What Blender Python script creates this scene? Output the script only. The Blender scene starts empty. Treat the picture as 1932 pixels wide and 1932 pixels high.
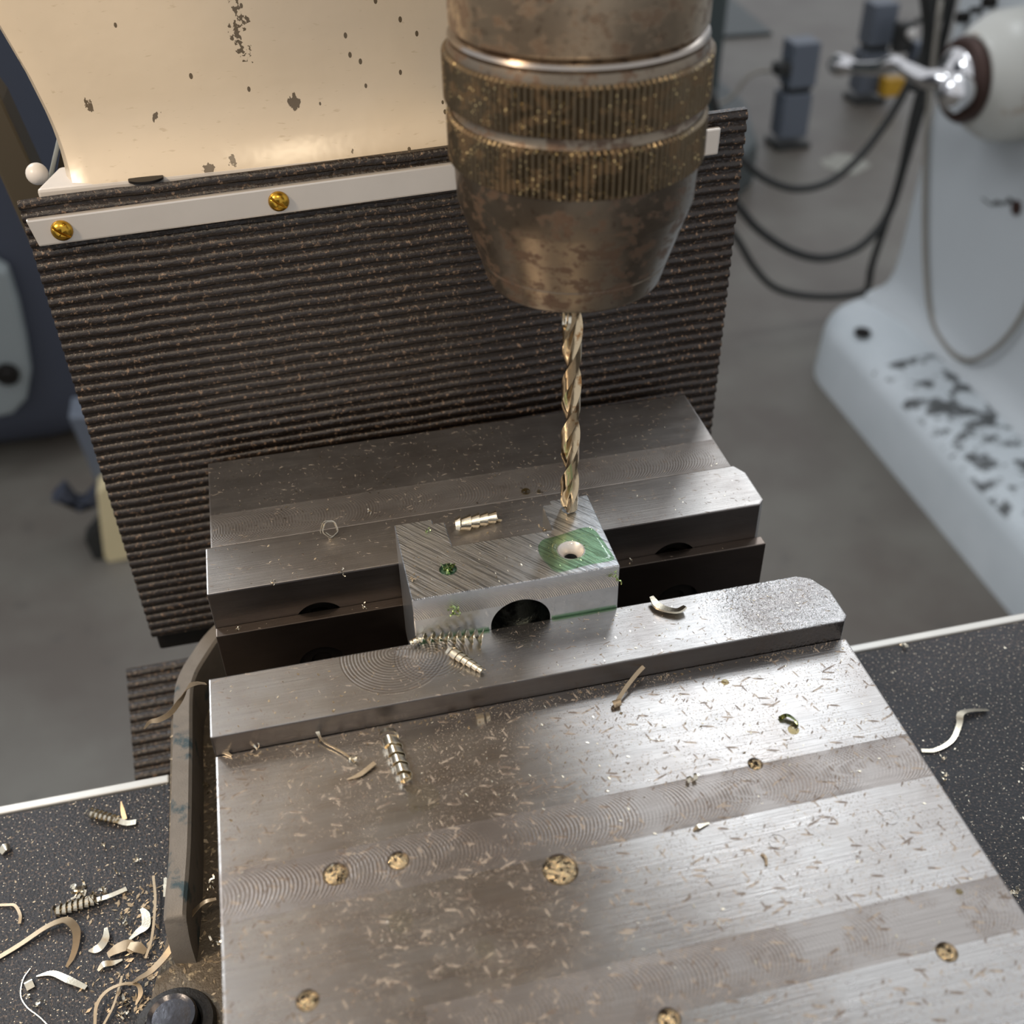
import bpy, bmesh, math, random
import numpy as np
from mathutils import Vector, Matrix
random.seed(7)
SC = bpy.context.scene
COL = SC.collection
MM = 0.001

# ---------------------------------------------------------------- camera
FPX, YAW, PIT, ROL = 2108.5474, 0.21313072, 0.67871234, -0.02238874
CAM = Vector((-44.16072606, -189.39400098, 191.60651502))
def cam_axes():
    cy, sy = math.cos(YAW), math.sin(YAW)
    fwd = Vector((sy*math.cos(PIT), cy*math.cos(PIT), -math.sin(PIT)))
    right = Vector((cy, -sy, 0)); up = right.cross(fwd)
    cr, sr = math.cos(ROL), math.sin(ROL)
    return cr*right+sr*up, -sr*right+cr*up, fwd
RT, UP, FW = cam_axes()
cd = bpy.data.cameras.new('camera'); cam = bpy.data.objects.new('camera', cd); COL.objects.link(cam)
mw = Matrix((RT, UP, -FW)).transposed().to_4x4(); mw.translation = CAM*MM
cam.matrix_world = mw
cd.sensor_width = 36; cd.lens = FPX/1932*36; cd.clip_start = 0.01; cd.clip_end = 60
cd.dof.use_dof = True; cd.dof.focus_distance = 0.285; cd.dof.aperture_fstop = 15
SC.camera = cam

# ---------------------------------------------------------------- world, lights, exposure
w = bpy.data.worlds.new('workshop_air'); SC.world = w; w.use_nodes = True
w.node_tree.nodes['Background'].inputs[0].default_value = (0.80, 0.83, 0.88, 1)
w.node_tree.nodes['Background'].inputs[1].default_value = 0.88
SC.view_settings.view_transform = 'Standard'; SC.view_settings.look = 'None'
SC.view_settings.gamma = 1; SC.view_settings.use_curve_mapping = False
SC.view_settings.exposure = 0.0
def area(name, loc, target, sx, sy, power, col):
    l = bpy.data.lights.new(name, 'AREA'); l.shape = 'RECTANGLE'; l.size = sx; l.size_y = sy
    l.energy = power; l.color = col
    o = bpy.data.objects.new(name, l); COL.objects.link(o); o.location = loc
    d = Vector(target)-Vector(loc); o.rotation_euler = d.to_track_quat('-Z', 'Y').to_euler()
    return o
# ceiling strip lights of the hall (outside the frame) and the machine's own warm lamp
area('ceiling_strip_light', (0.95, 1.75, 1.9), (0.1, 0.2, 0), 0.34, 1.0, 12, (0.90, 0.95, 1.0))
area('ceiling_strip_light', (2.2, 1.7, 2.2), (0.3, 0.5, -0.5), 0.5, 2.2, 9, (0.92, 0.96, 1.0))
area('ceiling_strip_light', (-1.25, 1.7, 1.7), (-0.1, 0.1, 0), 0.4, 1.2, 26, (0.90, 0.95, 1.0))
area('work_lamp', (-0.078, -0.30, 0.50), (-0.03, 0.1, 0.08), 0.05, 0.03, 0.65, (1.0, 0.80, 0.55))
area('machine_lamp', (-0.42, -0.10, 0.40), (0.0, 0.03, 0.05), 0.07, 0.07, 2.3, (1.0, 0.78, 0.55))

# ---------------------------------------------------------------- unprojection onto real planes (mm)
def ray(u, v): return RT*((u-966)/FPX) - UP*((v-966)/FPX) + FW
def hit(u, v, ax, val):
    d = ray(u, v); return CAM + d*((val-CAM[ax])/d[ax])

# ---------------------------------------------------------------- object helpers (all coordinates in mm, world)
def tag(o, label=None, cat=None, group=None, kind=None):
    if label: o['label'] = label
    if cat: o['category'] = cat
    if group: o['group'] = group
    if kind: o['kind'] = kind
    return o
def thing(name, loc, label, cat, group=None):
    o = bpy.data.objects.new(name, None); COL.objects.link(o); o.location = Vector(loc)*MM
    o.empty_display_size = 0.01
    return tag(o, label, cat, group)
def wloc(o):
    p = Vector((0, 0, 0))
    while o is not None: p += o.location; o = o.parent
    return p
def link(name, me, mat, parent=None, label=None, kind=None, origin=None):
    """me vertices are in world metres; they are shifted to the object's own origin"""
    o = bpy.data.objects.new(name, me); COL.objects.link(o)
    if mat is not None: me.materials.append(mat)
    if origin is None:
        n = len(me.vertices); co = np.empty(n*3); me.vertices.foreach_get('co', co); co = co.reshape(-1, 3)
        c = (co.min(0)+co.max(0))/2; origin = Vector((c[0], c[1], co[:, 2].min()))
    me.transform(Matrix.Translation(-origin))
    if parent is not None:
        o.parent = parent; o.location = origin-wloc(parent)
    else: o.location = origin
    if label: o['label'] = label
    if kind: o['kind'] = kind
    return o
def build(name, bm, mat, parent=None, smooth=None, bevel=0, seg=2, **k):
    if bevel > 0:
        bmesh.ops.remove_doubles(bm, verts=bm.verts, dist=1e-4)
        ed = [e for e in bm.edges if len(e.link_faces) == 2 and e.calc_face_angle(0) > 0.5]
        bmesh.ops.bevel(bm, geom=ed, offset=bevel, segments=seg, affect='EDGES', profile=0.6, clamp_overlap=True)
    bmesh.ops.recalc_face_normals(bm, faces=bm.faces)
    me = bpy.data.meshes.new(name); bm.to_mesh(me); bm.free()
    me.transform(Matrix.Scale(MM, 4))
    if smooth:
        for p in me.polygons: p.use_smooth = True
        if smooth is not True: me.set_sharp_from_angle(angle=smooth)
    return link(name, me, mat, parent, **k)
def add_box(bm, x0, x1, y0, y1, z0, z1):
    v = [bm.verts.new(p) for p in ((x0,y0,z0),(x1,y0,z0),(x1,y1,z0),(x0,y1,z0),(x0,y0,z1),(x1,y0,z1),(x1,y1,z1),(x0,y1,z1))]
    for f in ((0,3,2,1),(4,5,6,7),(0,1,5,4),(1,2,6,5),(2,3,7,6),(3,0,4,7)): bm.faces.new([v[i] for i in f])
    return v
def box(*a):
    bm = bmesh.new(); add_box(bm, *a); return bm
def add_prism(bm, pts, z0, z1, top=None):
    """plan polygon (x,y) extruded in z; top: optional other polygon"""
    top = top or pts
    a = [bm.verts.new((p[0], p[1], z0)) for p in pts]; b = [bm.verts.new((p[0], p[1], z1)) for p in top]
    n = len(pts); bm.faces.new(a[::-1]); bm.faces.new(b)
    for i in range(n): bm.faces.new((a[i], a[(i+1) % n], b[(i+1) % n], b[i]))
def prism(pts, z0, z1, top=None):
    bm = bmesh.new(); add_prism(bm, pts, z0, z1, top); return bm
def add_rings(bm, rings, cap=True, closed=False):
    vs = [[bm.verts.new(p) for p in r] for r in rings]; n = len(vs[0])
    m = len(vs)
    for i in range(m if closed else m-1):
        A, B = vs[i], vs[(i+1) % m]
        for j in range(n): bm.faces.new((A[j], A[(j+1) % n], B[(j+1) % n], B[j]))
    if cap and not closed: bm.faces.new(vs[0][::-1]); bm.faces.new(vs[-1])
def lathe(prof, c, n=96, axis='Z', bm=None, cap=True):
    """prof: list of (r, h)"""
    bm = bm or bmesh.new(); R = []
    for r, h in prof:
        ring = []
        for k in range(n):
            t = 2*math.pi*k/n; a, b = r*math.cos(t), r*math.sin(t)
            if axis == 'Z': ring.append((c[0]+a, c[1]+b, h))
            elif axis == 'X': ring.append((h, c[1]+a, c[2]+b))
            else: ring.append((c[0]+a, h, c[2]-b))
        R.append(ring)
    add_rings(bm, R, cap); return bm
def catmull(P, k=6):
    P = [Vector(p) for p in P]; Q = [2*P[0]-P[1]]+P+[2*P[-1]-P[-2]]; out = []
    for i in range(1, len(Q)-2):
        for s in range(k):
            t = s/k; a, b, c, d = Q[i-1], Q[i], Q[i+1], Q[i+2]
            out.append(0.5*((2*b)+(c-a)*t+(2*a-5*b+4*c-d)*t*t+(3*b-a-3*c+d)*t**3))
    out.append(P[-1]); return out
def tube(path, r, n=10, bm=None, k=6, rad=None):
    bm = bm or bmesh.new(); P = catmull(path, k) if k else [Vector(p) for p in path]
    up = Vector((0.03, 0.05, 1)).normalized(); R = []
    for i, p in enumerate(P):
        t = (P[min(i+1, len(P)-1)]-P[max(i-1, 0)]).normalized()
        s = t.cross(up)
        if s.length < 1e-3: s = t.cross(Vector((1, 0, 0)))
        s.normalize(); q = s.cross(t)
        rr = r if rad is None else np.interp(i/(len(P)-1), np.linspace(0, 1, len(rad)), rad)
        R.append([p+s*math.cos(2*math.pi*j/n)*rr+q*math.sin(2*math.pi*j/n)*rr for j in range(n)])
    add_rings(bm, R); return bm
def ribbon(path, wdt, th, bm=None, k=6, side=None, wprof=None, twist=0):
    bm = bm or bmesh.new(); P = catmull(path, k) if k else [Vector(p) for p in path]; R = []
    for i, p in enumerate(P):
        t = (P[min(i+1, len(P)-1)]-P[max(i-1, 0)]).normalized()
        up = Vector(side) if side is not None else Vector((0, 0, 1))
        s = t.cross(up)
        if s.length < 1e-3: s = t.cross(Vector((1, 0, 0)))
        s.normalize(); q = s.cross(t)
        f = i/(len(P)-1); a = twist*f
        s2 = s*math.cos(a)+q*math.sin(a); q2 = -s*math.sin(a)+q*math.cos(a)
        ww = wdt/2*(1 if wprof is None else np.interp(f, np.linspace(0, 1, len(wprof)), wprof))
        R.append([p-s2*ww-q2*th/2, p+s2*ww-q2*th/2, p+s2*ww+q2*th/2, p-s2*ww+q2*th/2])
    add_rings(bm, R); return bm
def coil(p0, p1, r0, r1, turns, wdt, th=0.12, n=18, bm=None, ph=0, tilt=0.0):
    """helical ribbon chip along p0->p1: the ribbon's width lies along the axis, as a rolled drilling chip"""
    bm = bm or bmesh.new(); p0, p1 = Vector(p0), Vector(p1); ax = (p1-p0); L = ax.length; ax.normalize()
    u = ax.cross(Vector((0, 0, 1))).normalized(); v = u.cross(ax); N = int(turns*n); R = []
    for i in range(N+1):
        f = i/N; a = ph+2*math.pi*turns*f; rr = r0+(r1-r0)*f
        wob = 1+0.06*math.sin(5*a+1)
        d = u*math.cos(a)+v*math.sin(a); c = p0+ax*(L*f)
        ww = wdt*(0.35+0.65*min(1, f*6, (1-f)*6+0.2))/2
        tl = tilt*rr
        A = c-ax*ww+d*(rr*wob-tl); B = c+ax*ww+d*(rr*wob+tl)
        R.append([A, B, B-d*th, A-d*th])
    add_rings(bm, R); return bm
def auger(p0, p1, ri, ro, turns, th=0.12, n=20, lead=0.7):
    """open helicoid chip: the ribbon stands across the axis like an auger"""
    bm = bmesh.new(); p0, p1 = Vector(p0), Vector(p1); ax = p1-p0; L = ax.length; ax.normalize()
    u = ax.cross(Vector((0, 0, 1))).normalized(); v = u.cross(ax); N = int(turns*n); R = []
    for i in range(N+1):
        f = i/N; a = 2*math.pi*turns*f; d = u*math.cos(a)+v*math.sin(a); c = p0+ax*(L*f); k = (0.65+0.35*f)
        A = c+d*ri*k; B = c+d*ro*k+ax*lead
        R.append([A, B, B+ax*th, A+ax*th])
    add_rings(bm, R); return bm
def boolean(o, cutter_bm):
    bmesh.ops.recalc_face_normals(cutter_bm, faces=cutter_bm.faces)
    me = bpy.data.meshes.new('cut'); cutter_bm.to_mesh(me); cutter_bm.free(); me.transform(Matrix.Scale(MM, 4))
    c = bpy.data.objects.new('cut', me); COL.objects.link(c)
    wl = wloc(o); c.location = (0, 0, 0)
    if o.parent: # work in world space
        pass
    bpy.context.view_layer.update()
    m = o.modifiers.new('b', 'BOOLEAN'); m.operation = 'DIFFERENCE'; m.solver = 'EXACT'; m.object = c; m.use_self = True
    bpy.context.view_layer.update()
    dg = bpy.context.evaluated_depsgraph_get(); dg.update()
    nm = bpy.data.meshes.new_from_object(o.evaluated_get(dg)); o.modifiers.clear(); old = o.data; o.data = nm
    bpy.data.objects.remove(c); bpy.data.meshes.remove(me); nm.name = o.name
    return o
def copy_tree(o, parent=None, loc=None):
    c = o.copy(); COL.objects.link(c); c.parent = parent
    if loc is not None: c.location = loc
    for ch in list(o.children): copy_tree(ch, c)
    return c

# ---------------------------------------------------------------- materials
def lin(r, g, b):
    f = lambda c: (c/255/12.92) if c/255 <= 0.04045 else ((c/255+0.055)/1.055)**2.4
    return (f(r), f(g), f(b), 1)
class NT:
    def __init__(s, name):
        s.m = bpy.data.materials.new(name); s.m.use_nodes = True; s.t = s.m.node_tree; s.N = s.t.nodes; s.L = s.t.links
        s.b = s.N['Principled BSDF']; s.geo = s.N.new('ShaderNodeNewGeometry'); s._p = None
    def lk(s, a, b): s.L.new(a, b)
    def pos(s, scale=(1, 1, 1), rot=(0, 0, 0)):
        """world position in mm, rotated and scaled"""
        src = s.geo.outputs['Position']
        if any(rot):
            m0 = s.N.new('ShaderNodeMapping'); m0.inputs['Rotation'].default_value = rot; s.lk(src, m0.inputs['Vector']); src = m0.outputs[0]
        mp = s.N.new('ShaderNodeMapping'); mp.vector_type = 'POINT'
        mp.inputs['Scale'].default_value = [1000*c for c in scale]
        s.lk(src, mp.inputs['Vector']); return mp.outputs[0]
    def noise(s, scale, stretch=(1, 1, 1), detail=3, rough=0.55, rot=(0, 0, 0), dist=0):
        n = s.N.new('ShaderNodeTexNoise'); n.inputs['Scale'].default_value = 1
        n.inputs['Detail'].default_value = detail; n.inputs['Roughness'].default_value = rough; n.inputs['Distortion'].default_value = dist
        s.lk(s.pos([scale*c for c in stretch], rot), n.inputs['Vector']); return n.outputs['Fac']
    def voro(s, scale, stretch=(1, 1, 1), rot=(0, 0, 0), out='Distance', rnd=1, dim='3D'):
        n = s.N.new('ShaderNodeTexVoronoi'); n.voronoi_dimensions = dim; n.inputs['Scale'].default_value = 1; n.inputs['Randomness'].default_value = rnd
        s.lk(s.pos([scale*c for c in stretch], rot), n.inputs['Vector']); return n.outputs[out]
    def ramp(s, fac, a, b, ca=(0, 0, 0, 1), cb=(1, 1, 1, 1)):
        r = s.N.new('ShaderNodeValToRGB'); r.color_ramp.elements[0].position = a; r.color_ramp.elements[1].position = b
        r.color_ramp.elements[0].color = ca; r.color_ramp.elements[1].color = cb; s.lk(fac, r.inputs[0]); return r.outputs[0]
    def mth(s, op, a, b=None, c=None, clamp=False):
        n = s.N.new('ShaderNodeMath'); n.operation = op; n.use_clamp = clamp
        for i, x in enumerate((a, b, c)):
            if x is None: continue
            if isinstance(x, (int, float)): n.inputs[i].default_value = x
            else: s.lk(x, n.inputs[i])
        return n.outputs[0]
    def mix(s, f, a, b):
        n = s.N.new('ShaderNodeMix'); n.data_type = 'RGBA'
        for sock, x in ((n.inputs[0], f), (n.inputs[6], a), (n.inputs[7], b)):
            if isinstance(x, (int, float)): sock.default_value = x
            elif isinstance(x, tuple): sock.default_value = x
            else: s.lk(x, sock)
        return n.outputs[2]
    def sep(s):
        mp = s.pos(); n = s.N.new('ShaderNodeSeparateXYZ'); s.lk(mp, n.inputs[0]); return n.outputs
    def bump(s, h, strength=0.3, dist=0.1, prev=None):
        n = s.N.new('ShaderNodeBump'); n.inputs['Strength'].default_value = strength; n.inputs['Distance'].default_value = dist*MM
        s.lk(h, n.inputs['Height'])
        if prev is not None: s.lk(prev, n.inputs['Normal'])
        return n.outputs[0]
    def set(s, color=None, rough=None, metal=None, normal=None, **k):
        for key, x in (('Base Color', color), ('Roughness', rough), ('Metallic', metal), ('Normal', normal)):
            if x is None: continue
            if isinstance(x, (int, float, tuple)): s.b.inputs[key].default_value = x
            else: s.lk(x, s.b.inputs[key])
        for key, x in k.items(): s.b.inputs[key.replace('_', ' ')].default_value = x
        return s.m

def m_plain(name, col, rough=0.5, metal=0.0, var=0.25, vs=0.05, bs=0.0, bscale=1.0, bdist=0.1, dirt=None, dthr=(0.6, 0.7), dscale=0.2, **k):
    t = NT(name); d = tuple(c*(1-var) for c in col[:3])+(1,)
    c = t.mix(t.noise(vs, detail=4), d, col)
    if dirt: c = t.mix(t.ramp(t.noise(dscale, detail=5, rough=0.6), *dthr), c, dirt)
    nm = t.bump(t.noise(bscale, detail=3), bs, bdist) if bs else None
    return t.set(c, rough, metal, nm, **k)

def m_steel(name, base, rough=0.30, bands=(), swirl=(), fleck=1.0, along=(0.06, 3.0, 3.0), wet=None, tint=lin(112, 98, 88), bandtint=0.34, brush=0.9, side=0.75):
    """ground steel: grain along X, fly-cut bands with arcs, mid-tone rust flecks and spatter"""
    t = NT(name); X, Y, Z = t.sep()
    dark = tuple(c*0.72 for c in base[:3])+(1,)
    c = t.mix(t.noise(1.0, (0.05, 1.2, 1.2), detail=4), dark, base)
    c = t.mix(t.mth('MULTIPLY', t.ramp(t.noise(0.05, detail=4), 0.45, 0.7), 0.35), c, tint)
    g = t.noise(1.0, along, detail=4, rough=0.6)
    rg = t.mth('ADD', rough-0.08, t.mth('MULTIPLY', t.noise(0.25, (0.3, 1, 1), detail=5), 0.16))
    nm = t.bump(g, brush, 0.05)
    bm_ = None
    for (y0, y1, x0, x1) in bands:
        yc = (y0+y1)/2; R = abs(y1-y0)/2*1.02
        iny = t.mth('MULTIPLY', t.mth('GREATER_THAN', Y, min(y0, y1)), t.mth('LESS_THAN', Y, max(y0, y1)))
        inx = t.mth('MULTIPLY', t.mth('GREATER_THAN', X, x0), t.mth('LESS_THAN', X, x1))
        msk = t.mth('MULTIPLY', iny, inx)
        dy = t.mth('SUBTRACT', Y, yc); q = t.mth('SQRT', t.mth('MAXIMUM', t.mth('SUBTRACT', R*R, t.mth('MULTIPLY', dy, dy)), 0.0))
        wv = t.mth('MULTIPLY', t.noise(0.08, detail=1), 1.6)
        fr = t.mth('SINE', t.mth('MULTIPLY', t.mth('ADD', t.mth('SUBTRACT', X, q), wv), 2*math.pi/0.85))
        bk = t.mth('SINE', t.mth('MULTIPLY', t.mth('ADD', t.mth('ADD', X, q), wv), 2*math.pi/0.72))
        bkm = t.ramp(t.noise(0.07, (1, 0.2, 1), detail=1), 0.42, 0.62)
        h = t.mth('ADD', fr, t.mth('MULTIPLY', bk, t.mth('MULTIPLY', bkm, 0.7)))
        h = t.mth('MULTIPLY', h, t.ramp(t.noise(0.12, detail=3), 0.3, 0.6))
        nm = t.bump(t.mth('MULTIPLY', h, msk), 0.45, 0.035, nm)
        sh = t.mth('MULTIPLY', t.mth('LESS_THAN', h, -0.5), 0.30)
        c = t.mix(t.mth('MULTIPLY', msk, t.mth('ADD', bandtint, sh)), c, tint)
        rg = t.mth('ADD', rg, t.mth('MULTIPLY', msk, 0.10))
    for (cx, cy, rad, y0, y1) in swirl:
        dx = t.mth('SUBTRACT', X, cx); dy = t.mth('SUBTRACT', Y, cy)
        d = t.mth('SQRT', t.mth('ADD', t.mth('MULTIPLY', dx, dx), t.mth('MULTIPLY', dy, dy)))
        msk = t.mth('MULTIPLY', t.mth('LESS_THAN', d, rad), t.mth('MULTIPLY', t.mth('GREATER_THAN', Y, y0), t.mth('LESS_THAN', Y, y1)))
        h = t.mth('SINE', t.mth('MULTIPLY', d, 2*math.pi/0.8))
        nm = t.bump(t.mth('MULTIPLY', h, msk), 0.5, 0.03, nm)
        c = t.mix(t.mth('MULTIPLY', msk, t.mth('MULTIPLY', t.mth('LESS_THAN', h, -0.6), 0.45)), c, tint)
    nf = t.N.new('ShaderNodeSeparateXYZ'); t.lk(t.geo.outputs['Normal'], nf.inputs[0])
    c = t.mix(t.mth('MULTIPLY', t.mth('LESS_THAN', nf.outputs[1], -0.7), side), c, lin(84, 76, 72))   # camera-facing faces darkened: their dim reflection painted into the colour
    metal = 1.0
    if fleck:
        msum = None
        for i, (sc, st, an, th) in enumerate(((0.30, (0.20, 1, 1), 0.3, 0.085), (0.34, (0.22, 1, 1), 1.25, 0.075), (0.42, (0.3, 1, 1), 2.3, 0.08), (0.9, (0.7, 1, 1), 0.9, 0.10), (0.2, (0.13, 1, 1), 2.8, 0.05), (1.7, (0.6, 1, 1), 2.0, 0.12))):
            v = t.voro(sc, st, (0, 0, an), dim='2D'); m1 = t.mth('LESS_THAN', v, th*fleck)
            msum = m1 if msum is None else t.mth('MAXIMUM', msum, m1)
        msum = t.mth('MULTIPLY', msum, t.mth('GREATER_THAN', t.noise(0.12, detail=2), 0.42))
        nz = t.N.new('ShaderNodeSeparateXYZ'); t.lk(t.geo.outputs['Normal'], nz.inputs[0]); msum = t.mth('MULTIPLY', msum, t.mth('GREATER_THAN', nz.outputs[2], 0.6))
        fc = t.mix(t.ramp(t.noise(0.6, detail=1), 0.42, 0.58), lin(96, 82, 70), lin(150, 138, 124))
        f2 = t.mth('MULTIPLY', msum, 0.85)
        c = t.mix(f2, c, fc); metal = t.mth('SUBTRACT', 1.0, f2)
        nm = t.bump(msum, 0.4, 0.08, nm)
    if wet:
        (wx, wy, wr) = wet
        dx = t.mth('SUBTRACT', X, wx); dy = t.mth('SUBTRACT', Y, wy)
        d = t.mth('SQRT', t.mth('ADD', t.mth('MULTIPLY', dx, dx), t.mth('MULTIPLY', dy, dy)))
        msk = t.mth('SUBTRACT', 1.0, t.ramp(t.mth('DIVIDE', d, wr), 0.5, 1.0))
        nm = t.bump(t.mth('MULTIPLY', t.noise(1.1, detail=3), msk), 0.9, 0.35, nm)
        rg = t.mth('SUBTRACT', rg, t.mth('MULTIPLY', msk, 0.12))
    return t.set(c, rg, metal, nm)

def m_mat_rubber(name):
    t = NT(name); c = t.mix(t.ramp(t.noise(0.03, detail=3), 0.4, 0.65), lin(26, 28, 33), lin(42, 44, 50))
    sp = t.ramp(t.noise(1.35, detail=2, rough=0.6), 0.56, 0.66)
    c = t.mix(t.mth('MULTIPLY', sp, 0.8), c, lin(112, 98, 88))
    gl = t.mth('LESS_THAN', t.voro(0.40, dim='2D'), 0.06); c = t.mix(gl, c, lin(225, 215, 195))
    h = t.noise(1.3, detail=2); nm = t.bump(h, 0.9, 0.35)
    return t.set(c, 0.55, 0.0, nm)
def m_concrete(name):
    t = NT(name)
    c = t.mix(t.ramp(t.noise(0.004, detail=5, rough=0.6), 0.35, 0.65), lin(92, 85, 78), lin(106, 102, 94))
    c = t.mix(t.mth('MULTIPLY', t.ramp(t.noise(0.0018, detail=3), 0.55, 0.7), 0.45), c, lin(78, 71, 65))
    c = t.mix(t.mth('MULTIPLY', t.ramp(t.noise(0.02, detail=3), 0.62, 0.72), 0.3), c, lin(70, 68, 64))
    return t.set(c, 0.45, 0.0, t.bump(t.noise(0.02, detail=4), 0.2, 2))
def m_cream(name):
    t = NT(name); c = t.mix(t.noise(0.02, detail=3), lin(184, 170, 148), lin(204, 190, 168))
    v = t.voro(0.085, (1, 1, 0.7)); n2 = t.noise(1.0, (1, 1, 0.5), detail=3)
    ch = t.mth('LESS_THAN', t.mth('ADD', v, t.mth('MULTIPLY', t.mth('SUBTRACT', n2, 0.5), 0.24)), 0.12)
    X, Y, Z = t.sep()
    ln = t.mth('LESS_THAN', t.mth('ABSOLUTE', t.mth('ADD', t.mth('SUBTRACT', X, -46.0), t.mth('MULTIPLY', t.mth('SUBTRACT', t.noise(0.25), 0.5), 10.0))), 1.4)
    ln = t.mth('MULTIPLY', ln, t.mth('MULTIPLY', t.mth('GREATER_THAN', Z, 104.0), t.mth('GREATER_THAN', t.noise(0.7), 0.5)))
    ch2 = t.mth('MULTIPLY', t.mth('LESS_THAN', t.voro(0.22, (1, 1, 0.6)), 0.10), t.mth('GREATER_THAN', t.noise(0.04, detail=1), 0.5))
    ch = t.mth('MAXIMUM', t.mth('MAXIMUM', ch, ch2), ln)
    c = t.mix(ch, c, lin(92, 80, 62))
    c = t.mix(t.mth('MULTIPLY', t.ramp(t.noise(0.9, (0.3, 1, 1), detail=2), 0.66, 0.74), 0.35), c, lin(150, 132, 104))
    return t.set(c, 0.26, 0.0, t.bump(t.mth('SUBTRACT', t.noise(0.15, detail=2), t.mth('MULTIPLY', ch, 0.4)), 0.25, 0.5))
def m_chuck(name, knurl=False, light=0):
    t = NT(name); X, Y, Z = t.sep()
    c = t.mix(t.noise(0.15, detail=4), lin(112, 100, 86), lin(136, 124, 108))
    if light: c = t.mix(light, c, lin(206, 186, 160))
    r = t.ramp(t.noise(0.20, (1, 1, 1.5), detail=6, rough=0.70), 0.51, 0.56)
    c = t.mix(t.mth('MULTIPLY', r, 0.75), c, lin(84, 60, 42))
    r2 = t.ramp(t.noise(0.5, detail=5, rough=0.7), 0.56, 0.66)
    c = t.mix(t.mth('MULTIPLY', r2, 0.5), c, lin(70, 50, 40))
    mt = t.mth('SUBTRACT', 0.96, t.mth('MULTIPLY', r, 0.45))
    rg = t.mth('ADD', 0.30, t.mth('MULTIPLY', r, 0.22))
    nm = t.bump(t.noise(1.0, (0.1, 0.1, 4), detail=2), 0.12, 0.03)
    if knurl:
        gl = t.mth('MULTIPLY', t.mth('LESS_THAN', t.voro(1.1), 0.17), t.mth('GREATER_THAN', t.noise(0.25), 0.47))
        c = t.mix(gl, t.mix(0.55, c, lin(96, 80, 52)), lin(250, 225, 165))
    return t.set(c, rg, mt, nm)
def m_floorlike(*a): pass
def m_block(name, face='top'):
    t = NT(name); X, Y, Z = t.sep()
    c = t.mix(t.noise(0.4, detail=3), lin(190, 195, 200), lin(222, 225, 228))
    # saw/sanding marks running diagonally over the top, fly-cut arcs on the upper front
    d1 = t.noise(1.0, (0.06, 2.0, 2.0), detail=4, rough=0.65, rot=(0, 0, math.radians(50)))
    nf = t.N.new('ShaderNodeSeparateXYZ'); t.lk(t.geo.outputs['Normal'], nf.inputs[0]); up = t.mth('GREATER_THAN', nf.outputs[2], 0.7)
    d1 = t.mth('MULTIPLY', d1, up)
    nm = t.bump(d1, 1.0, 0.16)
    nm = t.bump(t.ramp(t.noise(1.0, (0.04, 0.8, 0.8), detail=2, rot=(0, 0, math.radians(58))), 0.55, 0.7), 0.35, 0.08, nm)
    dz = t.mth('SUBTRACT', Z, 4.0); q = t.mth('SQRT', t.mth('MAXIMUM', t.mth('SUBTRACT', 100.0, t.mth('MULTIPLY', dz, dz)), 0.0))
    arc0 = t.mth('LESS_THAN', Y, 0.4)
    arc = t.mth('MULTIPLY', t.mth('SINE', t.mth('MULTIPLY', t.mth('SUBTRACT', X, q), 2*math.pi/0.55)), t.mth('MULTIPLY', t.mth('GREATER_THAN', Z, 7.2), t.mth('LESS_THAN', Y, 0.4)))
    nm = t.bump(arc, 0.8, 0.05, nm); c = t.mix(t.mth('MULTIPLY', t.mth('MULTIPLY', t.mth('GREATER_THAN', Z, 7.2), arc0), 0.35), c, lin(150, 136, 124))
    c = t.mix(t.mth('MULTIPLY', t.ramp(d1, 0.50, 0.58), 0.6), c, lin(96, 100, 104))
    return t.set(c, 0.30, 1.0, nm)
def m_oil(name, col, ior=1.45, rough=0.03):
    """thin clear film: tinted transparency with a fresnel gloss"""
    t = NT(name); t.N.remove(t.b)
    tr = t.N.new('ShaderNodeBsdfTransparent'); tr.inputs[0].default_value = col
    gl = t.N.new('ShaderNodeBsdfGlossy'); gl.inputs['Roughness'].default_value = rough
    fr = t.N.new('ShaderNodeFresnel'); fr.inputs[0].default_value = ior; fr_ = t.mth('MULTIPLY', fr.outputs[0], t.mth('SUBTRACT', 1.0, t.geo.outputs['Backfacing']))
    mx = t.N.new('ShaderNodeMixShader'); t.lk(fr_, mx.inputs[0]); t.lk(tr.outputs[0], mx.inputs[1]); t.lk(gl.outputs[0], mx.inputs[2])
    t.lk(mx.outputs[0], t.N['Material Output'].inputs[0]); return t.m

M = {}
M['concrete'] = m_concrete('workshop_concrete')
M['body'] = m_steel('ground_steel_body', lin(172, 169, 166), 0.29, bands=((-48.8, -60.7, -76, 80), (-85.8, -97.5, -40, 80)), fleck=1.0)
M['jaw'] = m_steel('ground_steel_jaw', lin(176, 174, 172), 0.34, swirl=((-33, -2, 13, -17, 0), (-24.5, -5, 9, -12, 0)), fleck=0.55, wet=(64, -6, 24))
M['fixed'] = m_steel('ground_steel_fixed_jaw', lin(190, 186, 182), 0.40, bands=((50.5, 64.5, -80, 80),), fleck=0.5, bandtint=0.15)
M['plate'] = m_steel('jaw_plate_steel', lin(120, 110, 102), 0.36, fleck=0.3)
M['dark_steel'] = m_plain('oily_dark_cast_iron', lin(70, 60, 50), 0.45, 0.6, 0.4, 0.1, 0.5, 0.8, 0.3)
M['hole'] = m_plain('oily_bore_and_shadow', lin(34, 30, 27), 0.4, 0.5, 0.3, 0.2)  # also colours the box that stands for shadow under the curtain fold
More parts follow.
